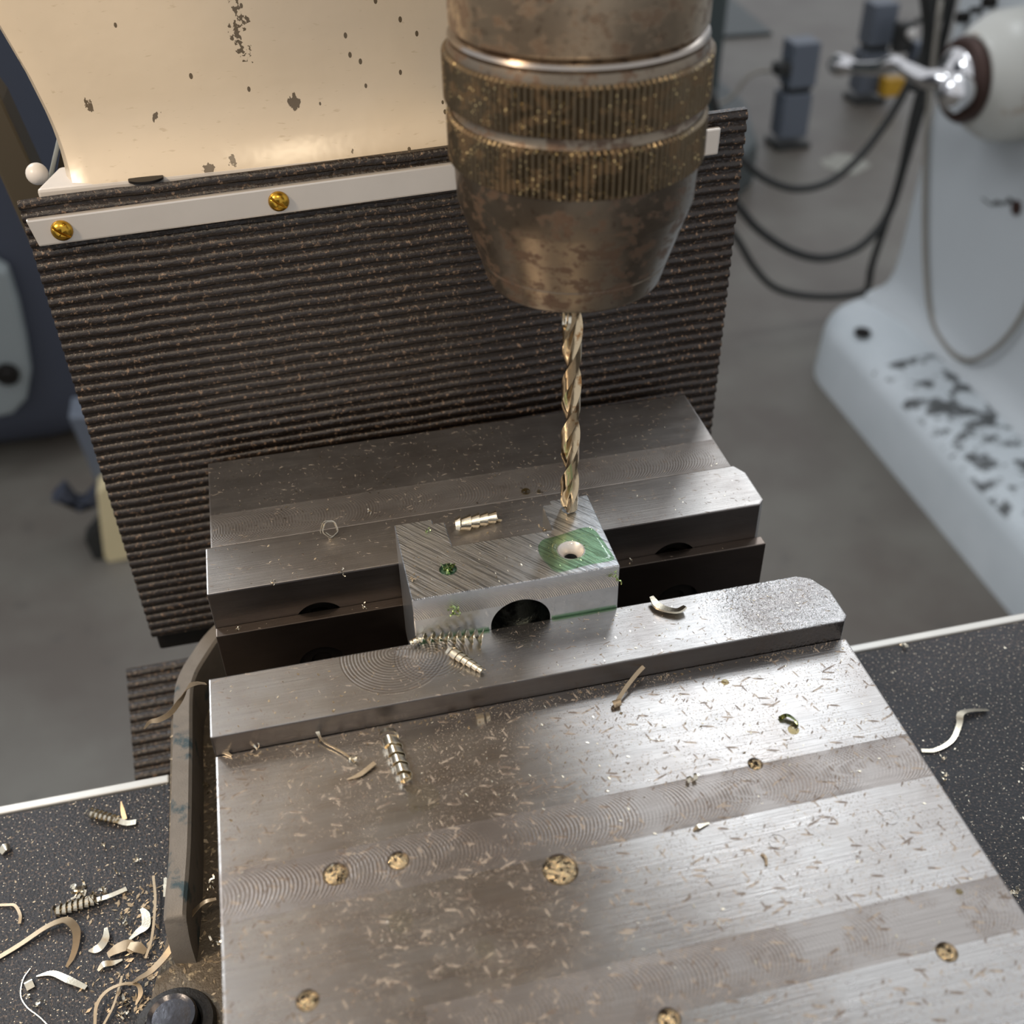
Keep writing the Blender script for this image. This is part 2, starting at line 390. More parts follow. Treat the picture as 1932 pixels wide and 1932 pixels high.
M['rim'] = m_plain('sandy_grey_cast_iron', lin(128, 122, 114), 0.62, 0.25, 0.3, 0.3, 0.5, 2.0, 0.15, dirt=lin(62, 78, 84), dthr=(0.58, 0.66), dscale=0.10)
M['flange'] = m_plain('dirty_cast_flange', lin(108, 98, 84), 0.6, 0.3, 0.45, 0.4, 0.8, 0.9, 0.6, dirt=lin(170, 156, 130), dthr=(0.58, 0.66), dscale=0.5)
M['bolt'] = m_plain('dark_oiled_bolt', lin(84, 84, 88), 0.22, 0.85, 0.4, 0.3, 0.3, 0.6, 0.2, dirt=lin(190, 180, 160), dthr=(0.68, 0.70), dscale=0.9)
M['washer'] = m_plain('black_washer', lin(52, 50, 48), 0.45, 0.5, 0.4, 0.3, 0.5, 1.2, 0.3)
M['rubber'] = m_plain('ribbed_black_rubber', lin(36, 28, 22), 0.36, 0.0, 0.35, 0.6, 0.8, 0.8, 0.35, dirt=lin(120, 98, 78), dthr=(0.58, 0.68), dscale=0.9)
M['mat'] = m_mat_rubber('speckled_table_rubber')
M['alu'] = m_plain('satin_aluminium', lin(214, 208, 200), 0.36, 0.55, 0.12, 0.1, 0.15, 2.0, 0.03)
M['brass'] = m_plain('brass', lin(206, 160, 62), 0.28, 1.0, 0.3, 0.4)
M['slot'] = m_plain('dark_slot', lin(60, 44, 20), 0.5, 0.6)
M['cream'] = m_cream('chipped_cream_paint')
M['dimple'] = m_plain('oily_pitted_steel', lin(214, 190, 150), 0.14, 1.0, 0.5, 0.6, 1.0, 1.1, 0.9, dirt=lin(58, 48, 36), dthr=(0.50, 0.60), dscale=0.9)
M['ledge'] = m_plain('pale_grey_paint', lin(205, 200, 194), 0.35, 0.0, 0.12, 0.3)
M['table'] = m_plain('worn_table_edge', lin(200, 198, 192), 0.40, 0.6, 0.15, 0.1)
M['chuck'] = m_chuck('brown_stained_chuck_steel')
M['chuck_light'] = m_chuck('stained_lighter_chuck_steel', False, 0.75)
M['knurl'] = m_chuck('knurled_chuck_steel', True)
M['bright'] = m_plain('bright_turned_steel', lin(170, 160, 150), 0.20, 1.0, 0.2, 0.3)
M['stamp'] = m_plain('stamped_mark', lin(84, 62, 44), 0.6, 0.3)
M['drill'] = m_plain('bronze_tinted_drill_steel', lin(206, 184, 150), 0.17, 1.0, 0.15, 0.5, 0.2, 1.2, 0.05, dirt=lin(150, 110, 70), dthr=(0.56, 0.66), dscale=0.35)
M['block'] = m_block('scratched_aluminium')
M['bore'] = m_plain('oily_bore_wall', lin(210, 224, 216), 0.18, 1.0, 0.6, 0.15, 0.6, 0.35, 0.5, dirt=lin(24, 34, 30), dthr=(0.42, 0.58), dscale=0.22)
M['chip'] = m_plain('bright_aluminium_chip', lin(232, 222, 200), 0.24, 1.0, 0.15, 0.8, 0.35, 1.6, 0.08)
M['chip_dull'] = m_plain('dull_tan_chip', lin(176, 158, 132), 0.42, 0.7, 0.25, 0.5, 0.3, 1.5, 0.08)
M['chip_green'] = m_plain('oil_green_chip', lin(178, 196, 132), 0.15, 1.0, 0.5, 0.8, 0.4, 1.6, 0.1)
M['oil'] = m_oil('green_cutting_oil', (0.62, 0.79, 0.62, 1))
M['clear'] = m_oil('clear_oil_drop', (0.97, 0.97, 0.94, 1))
M['gold_oil'] = m_oil('amber_oil_drop', (0.72, 0.66, 0.48, 1))
M['grey_paint'] = m_plain('grey_machine_paint', lin(186, 190, 192), 0.38, 0.0, 0.08, 0.006)
M['foot_paint0'] = m_plain('worn_pale_grey_paint', lin(170, 178, 182), 0.42, 0.0, 0.08, 0.008, 0.2, 0.03, 2, dirt=lin(84, 86, 86), dthr=(0.60, 0.68), dscale=0.022)
def m_foot(name):
    t = NT(name); X, Y, Z = t.sep()
    c = t.mix(t.noise(0.008), lin(180, 187, 190), lin(204, 209, 212))
    a = t.ramp(t.noise(0.024, detail=5, rough=0.65), 0.50, 0.57)
    b = t.ramp(Y, 0, 1); b = t.mth('MULTIPLY', t.mth('LESS_THAN', Y, 1340), t.mth('GREATER_THAN', Z, -884))
    c = t.mix(t.mth('MULTIPLY', a, b), c, lin(78, 80, 80))
    return t.set(c, 0.35, 0.0, t.bump(t.noise(0.03, detail=4), 0.25, 2))
M['foot_paint'] = m_foot('worn_pale_grey_foot_paint')
M['white_paint'] = m_plain('stained_white_paint', lin(188, 186, 178), 0.35, 0.0, 0.12, 0.01, dirt=lin(140, 112, 84), dthr=(0.60, 0.70), dscale=0.02)
M['chrome'] = m_plain('chrome', lin(226, 224, 224), 0.14, 1.0, 0.1, 0.02)
M['rust'] = m_plain('rusty_iron', lin(70, 48, 40), 0.5, 0.4, 0.4, 0.04)
M['black'] = m_plain('black_rubber_cable', lin(38, 38, 36), 0.5, 0.0, 0.2, 0.02)
M['hose'] = m_plain('grey_tan_hose', lin(132, 126, 116), 0.5, 0.0, 0.2, 0.02)
M['post'] = m_plain('blue_grey_box_paint', lin(98, 104, 114), 0.45, 0.1, 0.1, 0.02)
M['yellow'] = m_plain('yellow_plastic', lin(196, 150, 40), 0.45, 0.0, 0.2, 0.03)
M['navy'] = m_plain('dark_blue_grey_paint', lin(62, 66, 78), 0.45, 0.0, 0.1, 0.006)
M['green_dark'] = m_plain('dark_green_grey_paint', lin(58, 66, 66), 0.45, 0.0, 0.12, 0.006)
M['panel'] = m_plain('pale_grey_panel', lin(132, 138, 138), 0.5, 0.0, 0.12, 0.01)
M['olive'] = m_plain('olive_brown_paint', lin(66, 58, 42), 0.5, 0.0, 0.15, 0.01)
M['cream2'] = m_plain('yellowed_plastic', lin(206, 190, 150), 0.4, 0.0, 0.12, 0.02)
M['text'] = m_plain('faded_lettering', lin(74, 74, 70), 0.6, 0.0)
M['pebble'] = m_plain('pale_floor_stain', lin(150, 148, 138), 0.6)

# ================================================================ SETTING
bm = bmesh.new(); add_box(bm, -9000, 9000, -3000, 9000, -1030, -1000)
tag(build('floor', bm, M['concrete'], origin=Vector((0, 0, -1.0))), kind='structure')
def flat_blob(cx, cy, rx, ry, z, h, seed=0, n=20):
    rnd = random.Random(seed); pts = []
    for i in range(n):
        a = 2*math.pi*i/n; f = 0.8+0.35*rnd.random(); pts.append((cx+rx*f*math.cos(a), cy+ry*f*math.sin(a)))
    return prism(pts, z, z+h)

# ================================================================ MILLING TABLE
tb = thing('milling_table', (0, -150, -140), 'machined milling table under the vise with bright rear edge', 'machine table')
bm = box(-520, 520, -420, 39, -150, -83); build('table_bed', bm, M['flange'], tb, bevel=1.5)
tag(build('table_rear_edge', box(101.0, 520, 39.2, 42.2, -150, -79.6), M['table'], bevel=0.5), 'bright metal strip along the rear table edge, right of the vise', 'edge strip')  # the table's own rear edge, built as separate strips
tag(build('table_rear_edge', box(-520, -101.6, 39.2, 42.2, -150, -79.6), M['table'], bevel=0.5), 'bright metal strip along the rear table edge, left of the vise', 'edge strip')
bm = prism([(-520, -420), (-120, -420), (-116, -90), (-108, -45), (-101.3, -16), (-101.1, 39), (-520, 39)], -82.9, -80)
tag(build('rubber_table_mat', bm, M['mat'], bevel=0.5), 'black speckled rubber mat on the table left of the vise, strewn with chips', 'rubber mat')
bm = prism([(70, -420), (520, -420), (520, 39), (70, 39)], -82.9, -80)
tag(build('rubber_table_mat', bm, M['mat'], bevel=0.5), 'black rubber mat on the table to the right of the vise', 'rubber mat')

# ================================================================ VISE
vise = thing('milling_vise', (0, -60, -83), 'ground steel machine vise gripping an aluminium block, top worn and flecked', 'vise')
# movable jaw body
o = build('movable_jaw_body', prism([(-76, -262), (76, -262), (76, -17.97), (-76, -17.97)], -46, -6.12), M['body'], vise, bevel=0.45, label='wide front jaw body with drill dimples and fly-cut bands')
dimples = [(-53.0, -54.3, 2.7), (-40.2, -54.2, 2.3), (-8.7, -64.0, 3.7), (39.6, -48.6, 1.7), (57.3, -98.3, 2.1), (-60.8, -79.5, 2.2), (2.4, -98.3, 2.2)]
cut = bmesh.new()
for x, y, r in dimples:
    lathe([(0.15, -6.12-r*0.62), (r*0.42, -6.12-r*0.55), (r*0.8, -6.12-r*0.28), (r, -6.12), (r*1.03, -5.4)], (x, y), 28, bm=cut)
for x, y, r in ((61.4, -68.4, 1.7), (36.2, -68.4, 1.8)):   # two fine stamped rings
    R = []
    for k in range(40):
        a = 2*math.pi*k/40; d = Vector((math.cos(a), math.sin(a), 0)); c = Vector((x, y, -6.12))
        R.append([c+d*(r-.07)+Vector((0, 0, -.1)), c+d*(r+.07)+Vector((0, 0, -.1)), c+d*(r+.07)+Vector((0, 0, .2)), c+d*(r-.07)+Vector((0, 0, .2))])
    add_rings(cut, R, closed=True)
boolean(o, cut)
# movable jaw plate
o = build('movable_jaw_plate', prism([(-76, -17.9), (74.6, -17.9), (76, -16.2), (76, -7), (73.2, -1.6), (70.0, 0), (-76, 0)], -48, 0), M['jaw'], vise, bevel=0.35, label='raised front jaw plate with swirl marks and wet right end')
# fixed jaw
bm = prism([(-76.3, 31.76), (73.9, 31.76), (75.7, 33.6), (75.7, 46.5), (73.6, 50.4), (-76.3, 50.4)], -48, -2.05)
fj = build('fixed_jaw_front', bm, M['fixed'], vise, bevel=0.4, label='front lip of the rear jaw')
cut = bmesh.new()
for x in (-49.2, 49.8): lathe([(6.8, 31.0), (6.8, 36.5)], (x, 0, -17.9), 40, 'Y', bm=cut)
boolean(fj, cut)
bm = prism([(-75.0, 50.45), (73.0, 50.45), (73.0, 89.9), (-75.0, 89.9)], -48, -2.3)
build('fixed_jaw_rear', bm, M['fixed'], vise, bevel=0.4, label='rear part of the fixed jaw with fly-cut band')
for x in (-49.2, 49.8): build('screw_socket', lathe([(2.5, 36.3), (4.6, 36.3), (5.6, 35.2), (5.7, 34.0), (4.4, 33.7), (3.2, 33.9), (2.6, 35.2)], (x, 0, -17.9), 28, 'Y', cap=True), M['hole'], vise, smooth=0.6)
# fixed jaw plate with two screw holes
jp = build('fixed_jaw_plate', prism([(-76.2, 28.4), (75.9, 28.4), (75.9, 31.75), (-76.2, 31.75)], -52, -14.0), M['plate'], vise, bevel=0.3, label='dark lower jaw plate with two screw holes')
cut = bmesh.new()
for x in (-50.6, 50.8): lathe([(6.4, 27.5), (6.4, 33)], (x, 0, -30.6), 40, 'Y', bm=cut)
boolean(jp, cut)
for x in (-50.6, 50.8): build('plate_screw', lathe([(1.5, 31.7), (5.2, 31.7), (5.6, 31.2), (5.6, 30.4), (2.8, 30.2), (2.6, 31.3)], (x, 0, -30.6), 28, 'Y'), M['hole'], vise, smooth=0.6)
# bed, flange and rim
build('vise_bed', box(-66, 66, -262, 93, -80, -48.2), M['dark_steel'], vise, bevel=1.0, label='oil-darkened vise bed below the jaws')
bm = prism([(-100.6, 60), (-101, -14), (-106, -36), (-117, -70), (-128, -120), (-128, -262), (68, -262), (68, 93), (-86, 93)], -82.9, -76)
build('base_flange', bm, M['flange'], vise, bevel=0.8, label='dirty cast base flange littered with fine chips')
# rim rib: straight bar that bends towards the rear jaw
R = []
cl = [(-96.2, -23.5, -74), (-96.1, -23, -68), (-95.8, -21.5, -61.5), (-95.5, -18.5, -58.6), (-94.2, 0, -58), (-93.6, 30, -58), (-93.3, 52, -58), (-92.0, 61, -58), (-88.4, 69, -58), (-83.5, 76, -57), (-76, 82, -56), (-66, 87, -56)]
cl = catmull(cl, 5)
for i, p in enumerate(cl):
    t = (cl[min(i+1, len(cl)-1)]-cl[max(i-1, 0)]); t.z = 0; t.normalize(); s = Vector((-t.y, t.x, 0))
    hw = 2.75
    R.append([Vector((p.x, p.y, -81))+s*hw, p+s*hw+Vector((0, 0, -.8)), p+s*(hw-.8), p-s*(hw-.8), p-s*hw+Vector((0, 0, -.8)), Vector((p.x, p.y, -81))-s*hw])
bm = bmesh.new(); add_rings(bm, R); build('side_rim', bm, M['rim'], vise, smooth=0.7, label='grey cast rim curving towards the rear jaw')
# hold-down bolt
hb = thing('hold_down_bolt', (-98.5, -40, -76), 'round dark bolt head on a black washer at the vise flange', 'bolt')
c = (-98.5, -40.5)
build('washer', lathe([(9.6, -75.9), (9.9, -74.8), (9.3, -73.4), (7.0, -72.8), (6.4, -73.4), (6.2, -75.9)], c, 48), M['washer'], hb, smooth=0.6)
build('bolt_head', lathe([(6.0, -75.5), (6.15, -70.4), (5.7, -69.6), (5.1, -69.9), (4.6, -70.2), (0.2, -70.0)], c, 48), M['bolt'], hb, smooth=0.5)

# oil in dimples and drops on the steel
def drop(x, y, z, r, h, mat, label, cat='oil drop', name='oil_drop', group='oil drops on the vise', sx=1.0):
    prof = [(r*math.cos(a), z-0.03+h*math.sin(a)) for a in np.linspace(0, math.pi/2*0.97, 8)]
    bm = lathe([(r, z-0.05)]+prof, (x, y), 28)
    if sx != 1:
        for v in bm.verts: v.co.x = x+(v.co.x-x)*sx
    return tag(build(name, bm, mat, smooth=True), label, cat, group)
dl = ['drop of oil filling the dimple in the left of the upper milled band', 'oil drop in the smaller dimple second along the upper milled band', 'largest oil-filled dimple in the middle of the vise body',
      'amber oil drop in the dimple at the right upper milled band', 'dark amber drop in the dimple near the lower right corner', 'oil drop in the dimple near the lower left of the vise body', 'oil drop cut by the bottom edge of the picture']
for (x, y, r), l in zip(dimples, dl): drop(x, y, -6.6, r*0.92, 0.45+0.16*r, M['dimple'], l)
for x, y, z, r, l in ((-57.2, -6.0, 0, 0, ''),): pass
for u, v, r, l in ((755, 1739, 2.6, 'pale flat water spot on the lower left of the vise body'), (915, 1792, 2.1, 'small greyish spot of liquid right of the pale flat spot'), (780, 1528, 1.2, 'tiny bright drop below the stacked coil chip'), (800, 1505, 3.6, 'faint ring of thin oil below the stacked coil chip')):
    p = hit(u, v, 2, -6.12); drop(p.x, p.y, -6.1, r, 0.14, M['clear'], l)
p = hit(995, 1215, 2, 0); drop(p.x, p.y, 0.02, 1.6, 0.35, M['clear'], 'clear round oil drop on the front jaw below the half-round bore')
for u, v, r, l in ((1368, 1287, 0.9, 'tiny dark drop on the vise body just below the jaw step'), (1810, 1682, 0.7, 'tiny dark drop on the right end of the lower milled band')):
    p = hit(u, v, 2, -6.12); drop(p.x, p.y, -6.1, r, 0.3, M['gold_oil'], l)

# ================================================================ WORKPIECE
wp = thing('aluminium_block', (-2, 14, -24), 'notched aluminium block clamped in the vise, diagonal scratches and half-round bore', 'workpiece')
ZT = 13.65
plan = [(-27.3, 0), (22.9, 0), (22.9, 28.38), (12.9, 28.38), (12.9, 26.9), (10.7, 26.9), (8.0, 16.9), (-14.7, 16.9), (-14.9, 26.6), (-17.8, 26.6), (-17.8, 28.38), (-27.3, 28.38)]
plan[6] = (10.7, 16.9)
o = build('block_body', prism(plan, -24, ZT), M['block'], wp, bevel=0.18, seg=1)
cut = bmesh.new()
lathe([(7.4, -2), (7.4, 40)], (-1.6, 0, 0.7), 64, 'Y', bm=cut); boolean(o, cut)
cut = bmesh.new(); lathe([(1.7, -30), (1.75, ZT-2.0), (3.3, ZT), (3.6, ZT+.6)], (13.1, 8.4), 40, bm=cut); boolean(o, cut)
cut = bmesh.new(); lathe([(2.1, ZT-4), (2.15, ZT+.8)], (-17.2, 8.8), 32, bm=cut); boolean(o, cut)
cut = bmesh.new(); lathe([(0.1, ZT-1.3), (1.8, ZT-.5), (1.9, ZT+.6)], (16.8, 23.7), 32, bm=cut); boolean(o, cut)
R = []
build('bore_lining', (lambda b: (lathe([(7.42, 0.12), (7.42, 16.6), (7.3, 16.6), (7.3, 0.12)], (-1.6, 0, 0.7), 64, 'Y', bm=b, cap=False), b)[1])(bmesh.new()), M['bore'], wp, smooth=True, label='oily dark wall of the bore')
build('countersink', lathe([(3.32, ZT+.01), (1.85, ZT-1.75), (1.7, ZT-2.6), (1.6, ZT-2.6), (1.75, ZT-1.75), (3.22, ZT+.01)], (13.1, 8.4), 40, cap=False), M['alu'], wp, smooth=0.6, label='bright conical countersink of the hole')
# green oil puddle around the countersink
pts = [(5.6, 11.6), (7.2, 13.6), (10.5, 14.2), (14, 14.9), (18.2, 15.8), (20.6, 14.6), (21.6, 10.5), (22.2, 5.5), (22.3, 2.6), (20.0, 2.2), (15.5, 2.1), (10.4, 1.4), (7.6, 1.6), (6.2, 4.6), (5.3, 8.4)]
P = catmull(pts and [(a, b, 0) for a, b in pts+[pts[0]]], 5)[:-1]; c0 = Vector((13.1, 8.4, 0)); R = []
for f, z in ((1.0, 0.0), (0.985, 0.16), (0.95, 0.28), (0.85, 0.36), (0.7, 0.38), (0.55, 0.30), (0.42, 0.12), (None, 0.0), (None, -0.02)):
    ring = []
    for p in P:
        d = p-c0
        if f is None: q = c0+d.normalized()*3.45
        else:
            q = c0+d*f
            if d.length*f < 3.45: q = c0+d.normalized()*(3.45+0.1*f)
        ring.append((q.x, q.y, ZT+0.02+z))
    R.append(ring)
bm = bmesh.new(); add_rings(bm, R, cap=False)
tag(build('green_oil_puddle', bm, M['oil'], smooth=True), 'green puddle of cutting oil around the countersunk hole on the block', 'cutting oil')
# green oil line at the foot of the block
bm = tube([(-26.5, -0.3, 0.35), (-18, -0.35, 0.3), (-9.5, -0.3, 0.3)], 0.35, 8); tube([(6.2, -0.3, 0.3), (14, -0.35, 0.25), (22.5, -0.25, 0.3)], 0.3, 8, bm=bm)
tag(build('green_oil_line', bm, M['oil'], smooth=True), 'thin green line of oil along the foot of the block on the front jaw', 'cutting oil')
drop(-17.2, 8.8, ZT-0.5, 2.0, 0.7, M['oil'], 'green oil standing in the left hole of the block')

# ================================================================ CHUCK
CX, CY = 16.8, 23.7
ch = thing('drill_chuck', (CX, CY, 79), 'large brown-stained drill chuck with two knurled rings above the block', 'drill chuck')
build('chuck_body', lathe([(22.5, 131.6), (24.3, 131.7), (24.55, 132.2), (24.6, 150), (24.6, 185), (10, 185.2)], (CX, CY), 128), M['chuck_light'], ch, smooth=0.5, label='brown-stained cylindrical upper body with worn stamped number')
build('polished_groove', lathe([(22, 129.2), (24.5, 129.3), (24.9, 130.0), (24.6, 130.7), (23.6, 131.3), (23.2, 131.7), (20, 131.8)], (CX, CY), 128), M['bright'], ch, smooth=0.5, label='bright polished ring')
def knurled(z0, z1, r, name):
    bm = bmesh.new(); n = 128; R = []
    for h, dr, kk in ((z0, -2.2, 0), (z0+0.05, -0.9, 0), (z0+0.55, 0, 1), (z1-0.55, 0, 1), (z1-0.05, -0.75, 0.25), (z1, -2.4, 0)):
        ring = []
        for k in range(n*4):
            ph = k % 4; off = (0, -0.10, -0.52, -0.10)[ph]*kk
            a = 2*math.pi*k/(n*4); rr = r+dr+off
            ring.append((CX+rr*math.cos(a), CY+rr*math.sin(a), h))
        R.append(ring)
    add_rings(bm, R); return build(name, bm, M['knurl'], ch, smooth=0.35)
knurled(118.0, 127.6, 26.1, 'knurled_ring')
knurled(106.4, 115.9, 25.75, 'knurled_ring')
build('collar', lathe([(20, 127.4), (25.1, 127.5), (25.0, 128.2), (24.7, 129.25), (20, 129.3)], (CX, CY), 128), M['chuck'], ch, smooth=0.5)
build('ring_gap', lathe([(20, 115.5), (24.6, 115.8), (24.2, 116.6), (24.2, 118.2), (20, 118.3)], (CX, CY), 128), M['chuck'], ch, smooth=0.5, label='narrow plain band between the knurled rings')
build('chuck_nose', lathe([(3.2, 79.6), (17.6, 79.4), (18.5, 79.9), (18.9, 80.6), (20.1, 84.9), (20.05, 85.1), (20.25, 85.3), (24.15, 97.7), (24.35, 98.2), (24.75, 106.5), (20, 106.6)], (CX, CY), 128), M['chuck'], ch, smooth=0.35, label='tapered nose sleeve with brown mottling')
# three clamping jaws peeping out of the nose
for k in range(3):
    a = math.radians(-55+120*k); bm = bmesh.new()
    d = Vector((math.cos(a), math.sin(a), 0)); s = Vector((-d.y, d.x, 0)); c = Vector((CX, CY, 0))
    A = [c+d*1.2+s*-.4, c+d*4.6+s*-1.7, c+d*5.0, c+d*4.6+s*1.7, c+d*1.2+s*.4]
    add_prism(bm, A, 77.3, 81); build('chuck_jaw', bm, M['bright'], ch, bevel=0.15)
# machine spindle head above the frame, only seen as reflections
hd = thing('spindle_head', (CX, CY, 185), 'dark spindle nose and cream head casting holding the chuck above the picture', 'machine head')
build('spindle_nose', lathe([(10, 185.3), (30, 185.3), (36, 192), (40, 200), (42, 231.5), (10, 231.7)], (CX, CY), 64), M['bright'], hd, smooth=0.6)
build('head_casting', box(-62, 112, -30, 106, 232, 620), M['cream'], hd, bevel=12)
# worn stamped number on the body
def stamp_on_cylinder(txt, size, z, ang, r, mat, parent):
    cu = bpy.data.curves.new('t', 'FONT'); cu.body = txt; cu.size = size*MM*0.9; cu.extrude = 0.00004; cu.align_x = 'CENTER'
    to = bpy.data.objects.new('t', cu); COL.objects.link(to); bpy.context.view_layer.update()
    dg = bpy.context.evaluated_depsgraph_get(); me = bpy.data.meshes.new_from_object(to.evaluated_get(dg)); bpy.data.objects.remove(to)
    for v in me.vertices:
        a = ang+v.co.x/(r*MM); rr = r*MM+v.co.z
        x, y = CX*MM+rr*math.cos(a), CY*MM+rr*math.sin(a); v.co = Vector((x, y, z*MM+v.co.y))
    return link('stamped_number', me, mat, parent, label='worn stamped number')
try: stamp_on_cylinder('302', 4.0, 141.0, math.radians(-122), 24.6, M['stamp'], ch)
except Exception as e: print('stamp', e)

# ================================================================ DRILL
def drill():
    bm = bmesh.new(); n = 40; R = []; Rr = 2.35; z0, z1 = 13.2, 79.5; N = 230; pitch = 29.0
    prof = []
    for k in range(n):
        f = (k/n*2) % 1.0
        if f < 0.08: r = Rr
        elif f < 0.42: r = Rr*0.955
        else: t = (f-0.42)/0.58; r = Rr*(1-0.68*math.sin(math.pi*t)**0.8)
        prof.append(r)
    for i in range(N+1):
        z = z0+(z1-z0)*i/N; a0 = 2*math.pi*(z-z0)/pitch+0.9; tip = min(1, (z-z0+0.12)/1.25)
        fade = max(0, min(1, (z-74)/5)); ring = []
        for k in range(n):
            r = prof[k]*(1-fade)+Rr*fade; r = min(r, Rr*tip if tip < 1 else r)
            a = a0-0+2*math.pi*k/n
            ring.append((CX+r*math.cos(a), CY+r*math.sin(a), z))
        R.append(ring)
    add_rings(bm, R); return bm
db = thing('twist_drill', (CX, CY, 13), 'bronze-tinted twist drill held in the chuck, tip on the block', 'drill bit')
build('fluted_body', drill(), M['drill'], db, smooth=0.6)
build('shank', lathe([(2.2, 79.4), (2.2, 95)], (CX, CY), 32), M['drill'], db, smooth=0.6)

# ================================================================ RIBBED CURTAIN
cu = thing('ribbed_rubber_curtain', (-8, 101, -80), 'black ribbed rubber chip curtain hanging behind the vise on an aluminium strip', 'chip curtain')
def zt(x): return 77.2+(x+107)*0.028   # slightly tilted top edge
bm = bmesh.new(); v = [bm.verts.new(p) for p in ((-107, 100.2, -77), (88, 100.2, -77), (88, 100.2, zt(88)), (-107, 100.2, zt(-107)), (-107, 102.4, -77), (88, 102.4, -77), (88, 102.4, zt(88)), (-107, 102.4, zt(-107)))]
for f in ((0, 1, 2, 3), (4, 7, 6, 5), (0, 4, 5, 1), (1, 5, 6, 2), (2, 6, 7, 3), (3, 7, 4, 0)): bm.faces.new([v[i] for i in f])
build('rubber_sheet', bm, M['rubber'], cu)
NR = 45; pitch = 3.46; first = None
for i in range(NR):
    zb = -76.6+i*pitch; R = []; segs = 40; rnd = random.Random(i)
    if i == 0 or i % 9 == 0:
        for s in range(segs+1):
            f = s/segs; x = -107.1+195.2*f; dz = 5.46*f*max(0, min(1, 1))*0.7+0.10*math.sin(f*37+i)+0.08*rnd.uniform(-1, 1)
            y = 100.2-0.10*math.sin(f*61+i*2)
            R.append([(x, y+0.1, zb+dz+0.15), (x, y-0.40, zb+dz+0.35), (x, y-0.72, zb+dz+1.0), (x, y-0.70, zb+dz+1.75), (x, y-0.30, zb+dz+2.4), (x, y+0.1, zb+dz+2.7)])
        bm = bmesh.new(); add_rings(bm, R); first = build('rib', bm, M['rubber'], cu, smooth=0.9); fz = zb
    else:
        o = first.copy(); COL.objects.link(o); o.location.z += (zb-fz)*MM
# clamping strip and screws
bm = bmesh.new(); zs = lambda x: 66.6+(x+105.5)*0.0275
v = [bm.verts.new(p) for p in ((-104.6, 97.4, zs(-105)), (79.4, 97.4, zs(79)), (79.6, 97.4, zs(79)+7.5), (-106.0, 97.4, zs(-105)+7.3), (-104.6, 99.2, zs(-105)), (79.4, 99.2, zs(79)), (79.6, 99.2, zs(79)+7.5), (-106.0, 99.2, zs(-105)+7.3))]
for f in ((0, 1, 2, 3), (4, 7, 6, 5), (0, 4, 5, 1), (1, 5, 6, 2), (2, 6, 7, 3), (3, 7, 4, 0)): bm.faces.new([v[i] for i in f])
st = build('clamping_strip', bm, M['alu'], cu, bevel=0.5, label='satin aluminium strip')
for x in (-98.0, -42.9, 12.0, 67.0):
    z = zs(x)+3.6
    sc = build('brass_screw', lathe([(2.75, 97.5), (2.7, 97.0), (2.3, 96.2), (1.5, 95.7), (0.3, 95.5)], (x, 0, z), 28, 'Y'), M['brass'], st, smooth=True, label='domed slotted brass screw')
    bm = box(-2.4, 2.4, -0.9, 0.35, -0.28, 0.28)
    bmesh.ops.rotate(bm, verts=bm.verts, cent=(0, 0, 0), matrix=Matrix.Rotation(math.radians(38), 3, 'Y')); bmesh.ops.translate(bm, verts=bm.verts, vec=(x, 96.3, z))
    cutm = boolean(sc, bm)
# lower ribbed cover sloping to the table
lc = thing('ribbed_way_cover', (-10, 90, -150), 'second ribbed rubber cover sloping down behind the left table edge', 'way cover')
A = hit(238, 1262, 1, 118); B = hit(258, 1500, 1, 76)
slope = (B-A); n0 = Vector((0, slope.z, -slope.y)).normalized()
if n0.z < 0: n0 = -n0
XR = 95
def lpt(f, x, off): 
    q = A.lerp(B, f); xx = x if x > 0 else q.x
    return Vector((xx, q.y, q.z+ (0 if x<=0 else 2)))+n0*off
bm = bmesh.new()
R = [[lpt(0, -1, 0), lpt(0, XR, 0), lpt(0, XR, -2), lpt(0, -1, -2)], [lpt(1, -1, 0), lpt(1, XR, 0), lpt(1, XR, -2), lpt(1, -1, -2)]]
add_rings(bm, R); build('rubber_sheet', bm, M['rubber'], lc)
L = (B-A).length; nr = int(L/3.9)
for i in range(nr):
    bm = bmesh.new(); R = []
    for s in range(2):
        x = (-1, XR)[s]
        R.append([lpt((i+a)/nr, x, b) for a, b in ((0.05, -.1), (0.15, .7), (0.4, 1.2), (0.65, 1.1), (0.85, .5), (0.92, -.1))])
    add_rings(bm, R); build('rib', bm, M['rubber'], lc, smooth=0.9)
# dark box standing for the shadow gap between the two covers
build('fold_shadow_box', box(-106.5, 88, 103, 118, -86, -77.5), M['hole'], cu, bevel=1, label='dark box standing in for the shadow under the curtain fold')

# ================================================================ CREAM MACHINE COLUMN
mc = thing('milling_machine_column', (-8, 200, 60), 'chipped cream-painted machine casting behind the ribbed curtain', 'machine')
# side profile (x as function of z) with a rolled bottom edge
zz = [(77, -95.5), (83, -95.8), (92, -97.0), (104, -99.5), (118, -103.5), (150, -114), (205, -130), (420, -130)]
fr = [(78.8, -6.5), (80, -5.6), (82, -4.25), (84.5, -2.7), (87, -1.45), (90, -.6), (94, -.1), (98, 0), (104, 0), (118, 0), (150, 0), (205, 0), (420, 0)]
R = []
for z, dy in fr:
    xl = np.interp(z, [a for a, b in zz], [b for a, b in zz]); xr = 62.0; y = 110+dy; rr = 7; dy = dy
    ring = [(xl, 320, z), (xl, y+rr, z), (xl+rr*.25, y+rr*.3, z), (xl+rr, y, z), (xr-rr, y, z), (xr-rr*.25, y+rr*.3, z), (xr, y+rr, z), (xr, 320, z)]
    R.append(ring)
bm = bmesh.new(); add_rings(bm, R); build('cream_casting', bm, M['cream'], mc, smooth=0.6)
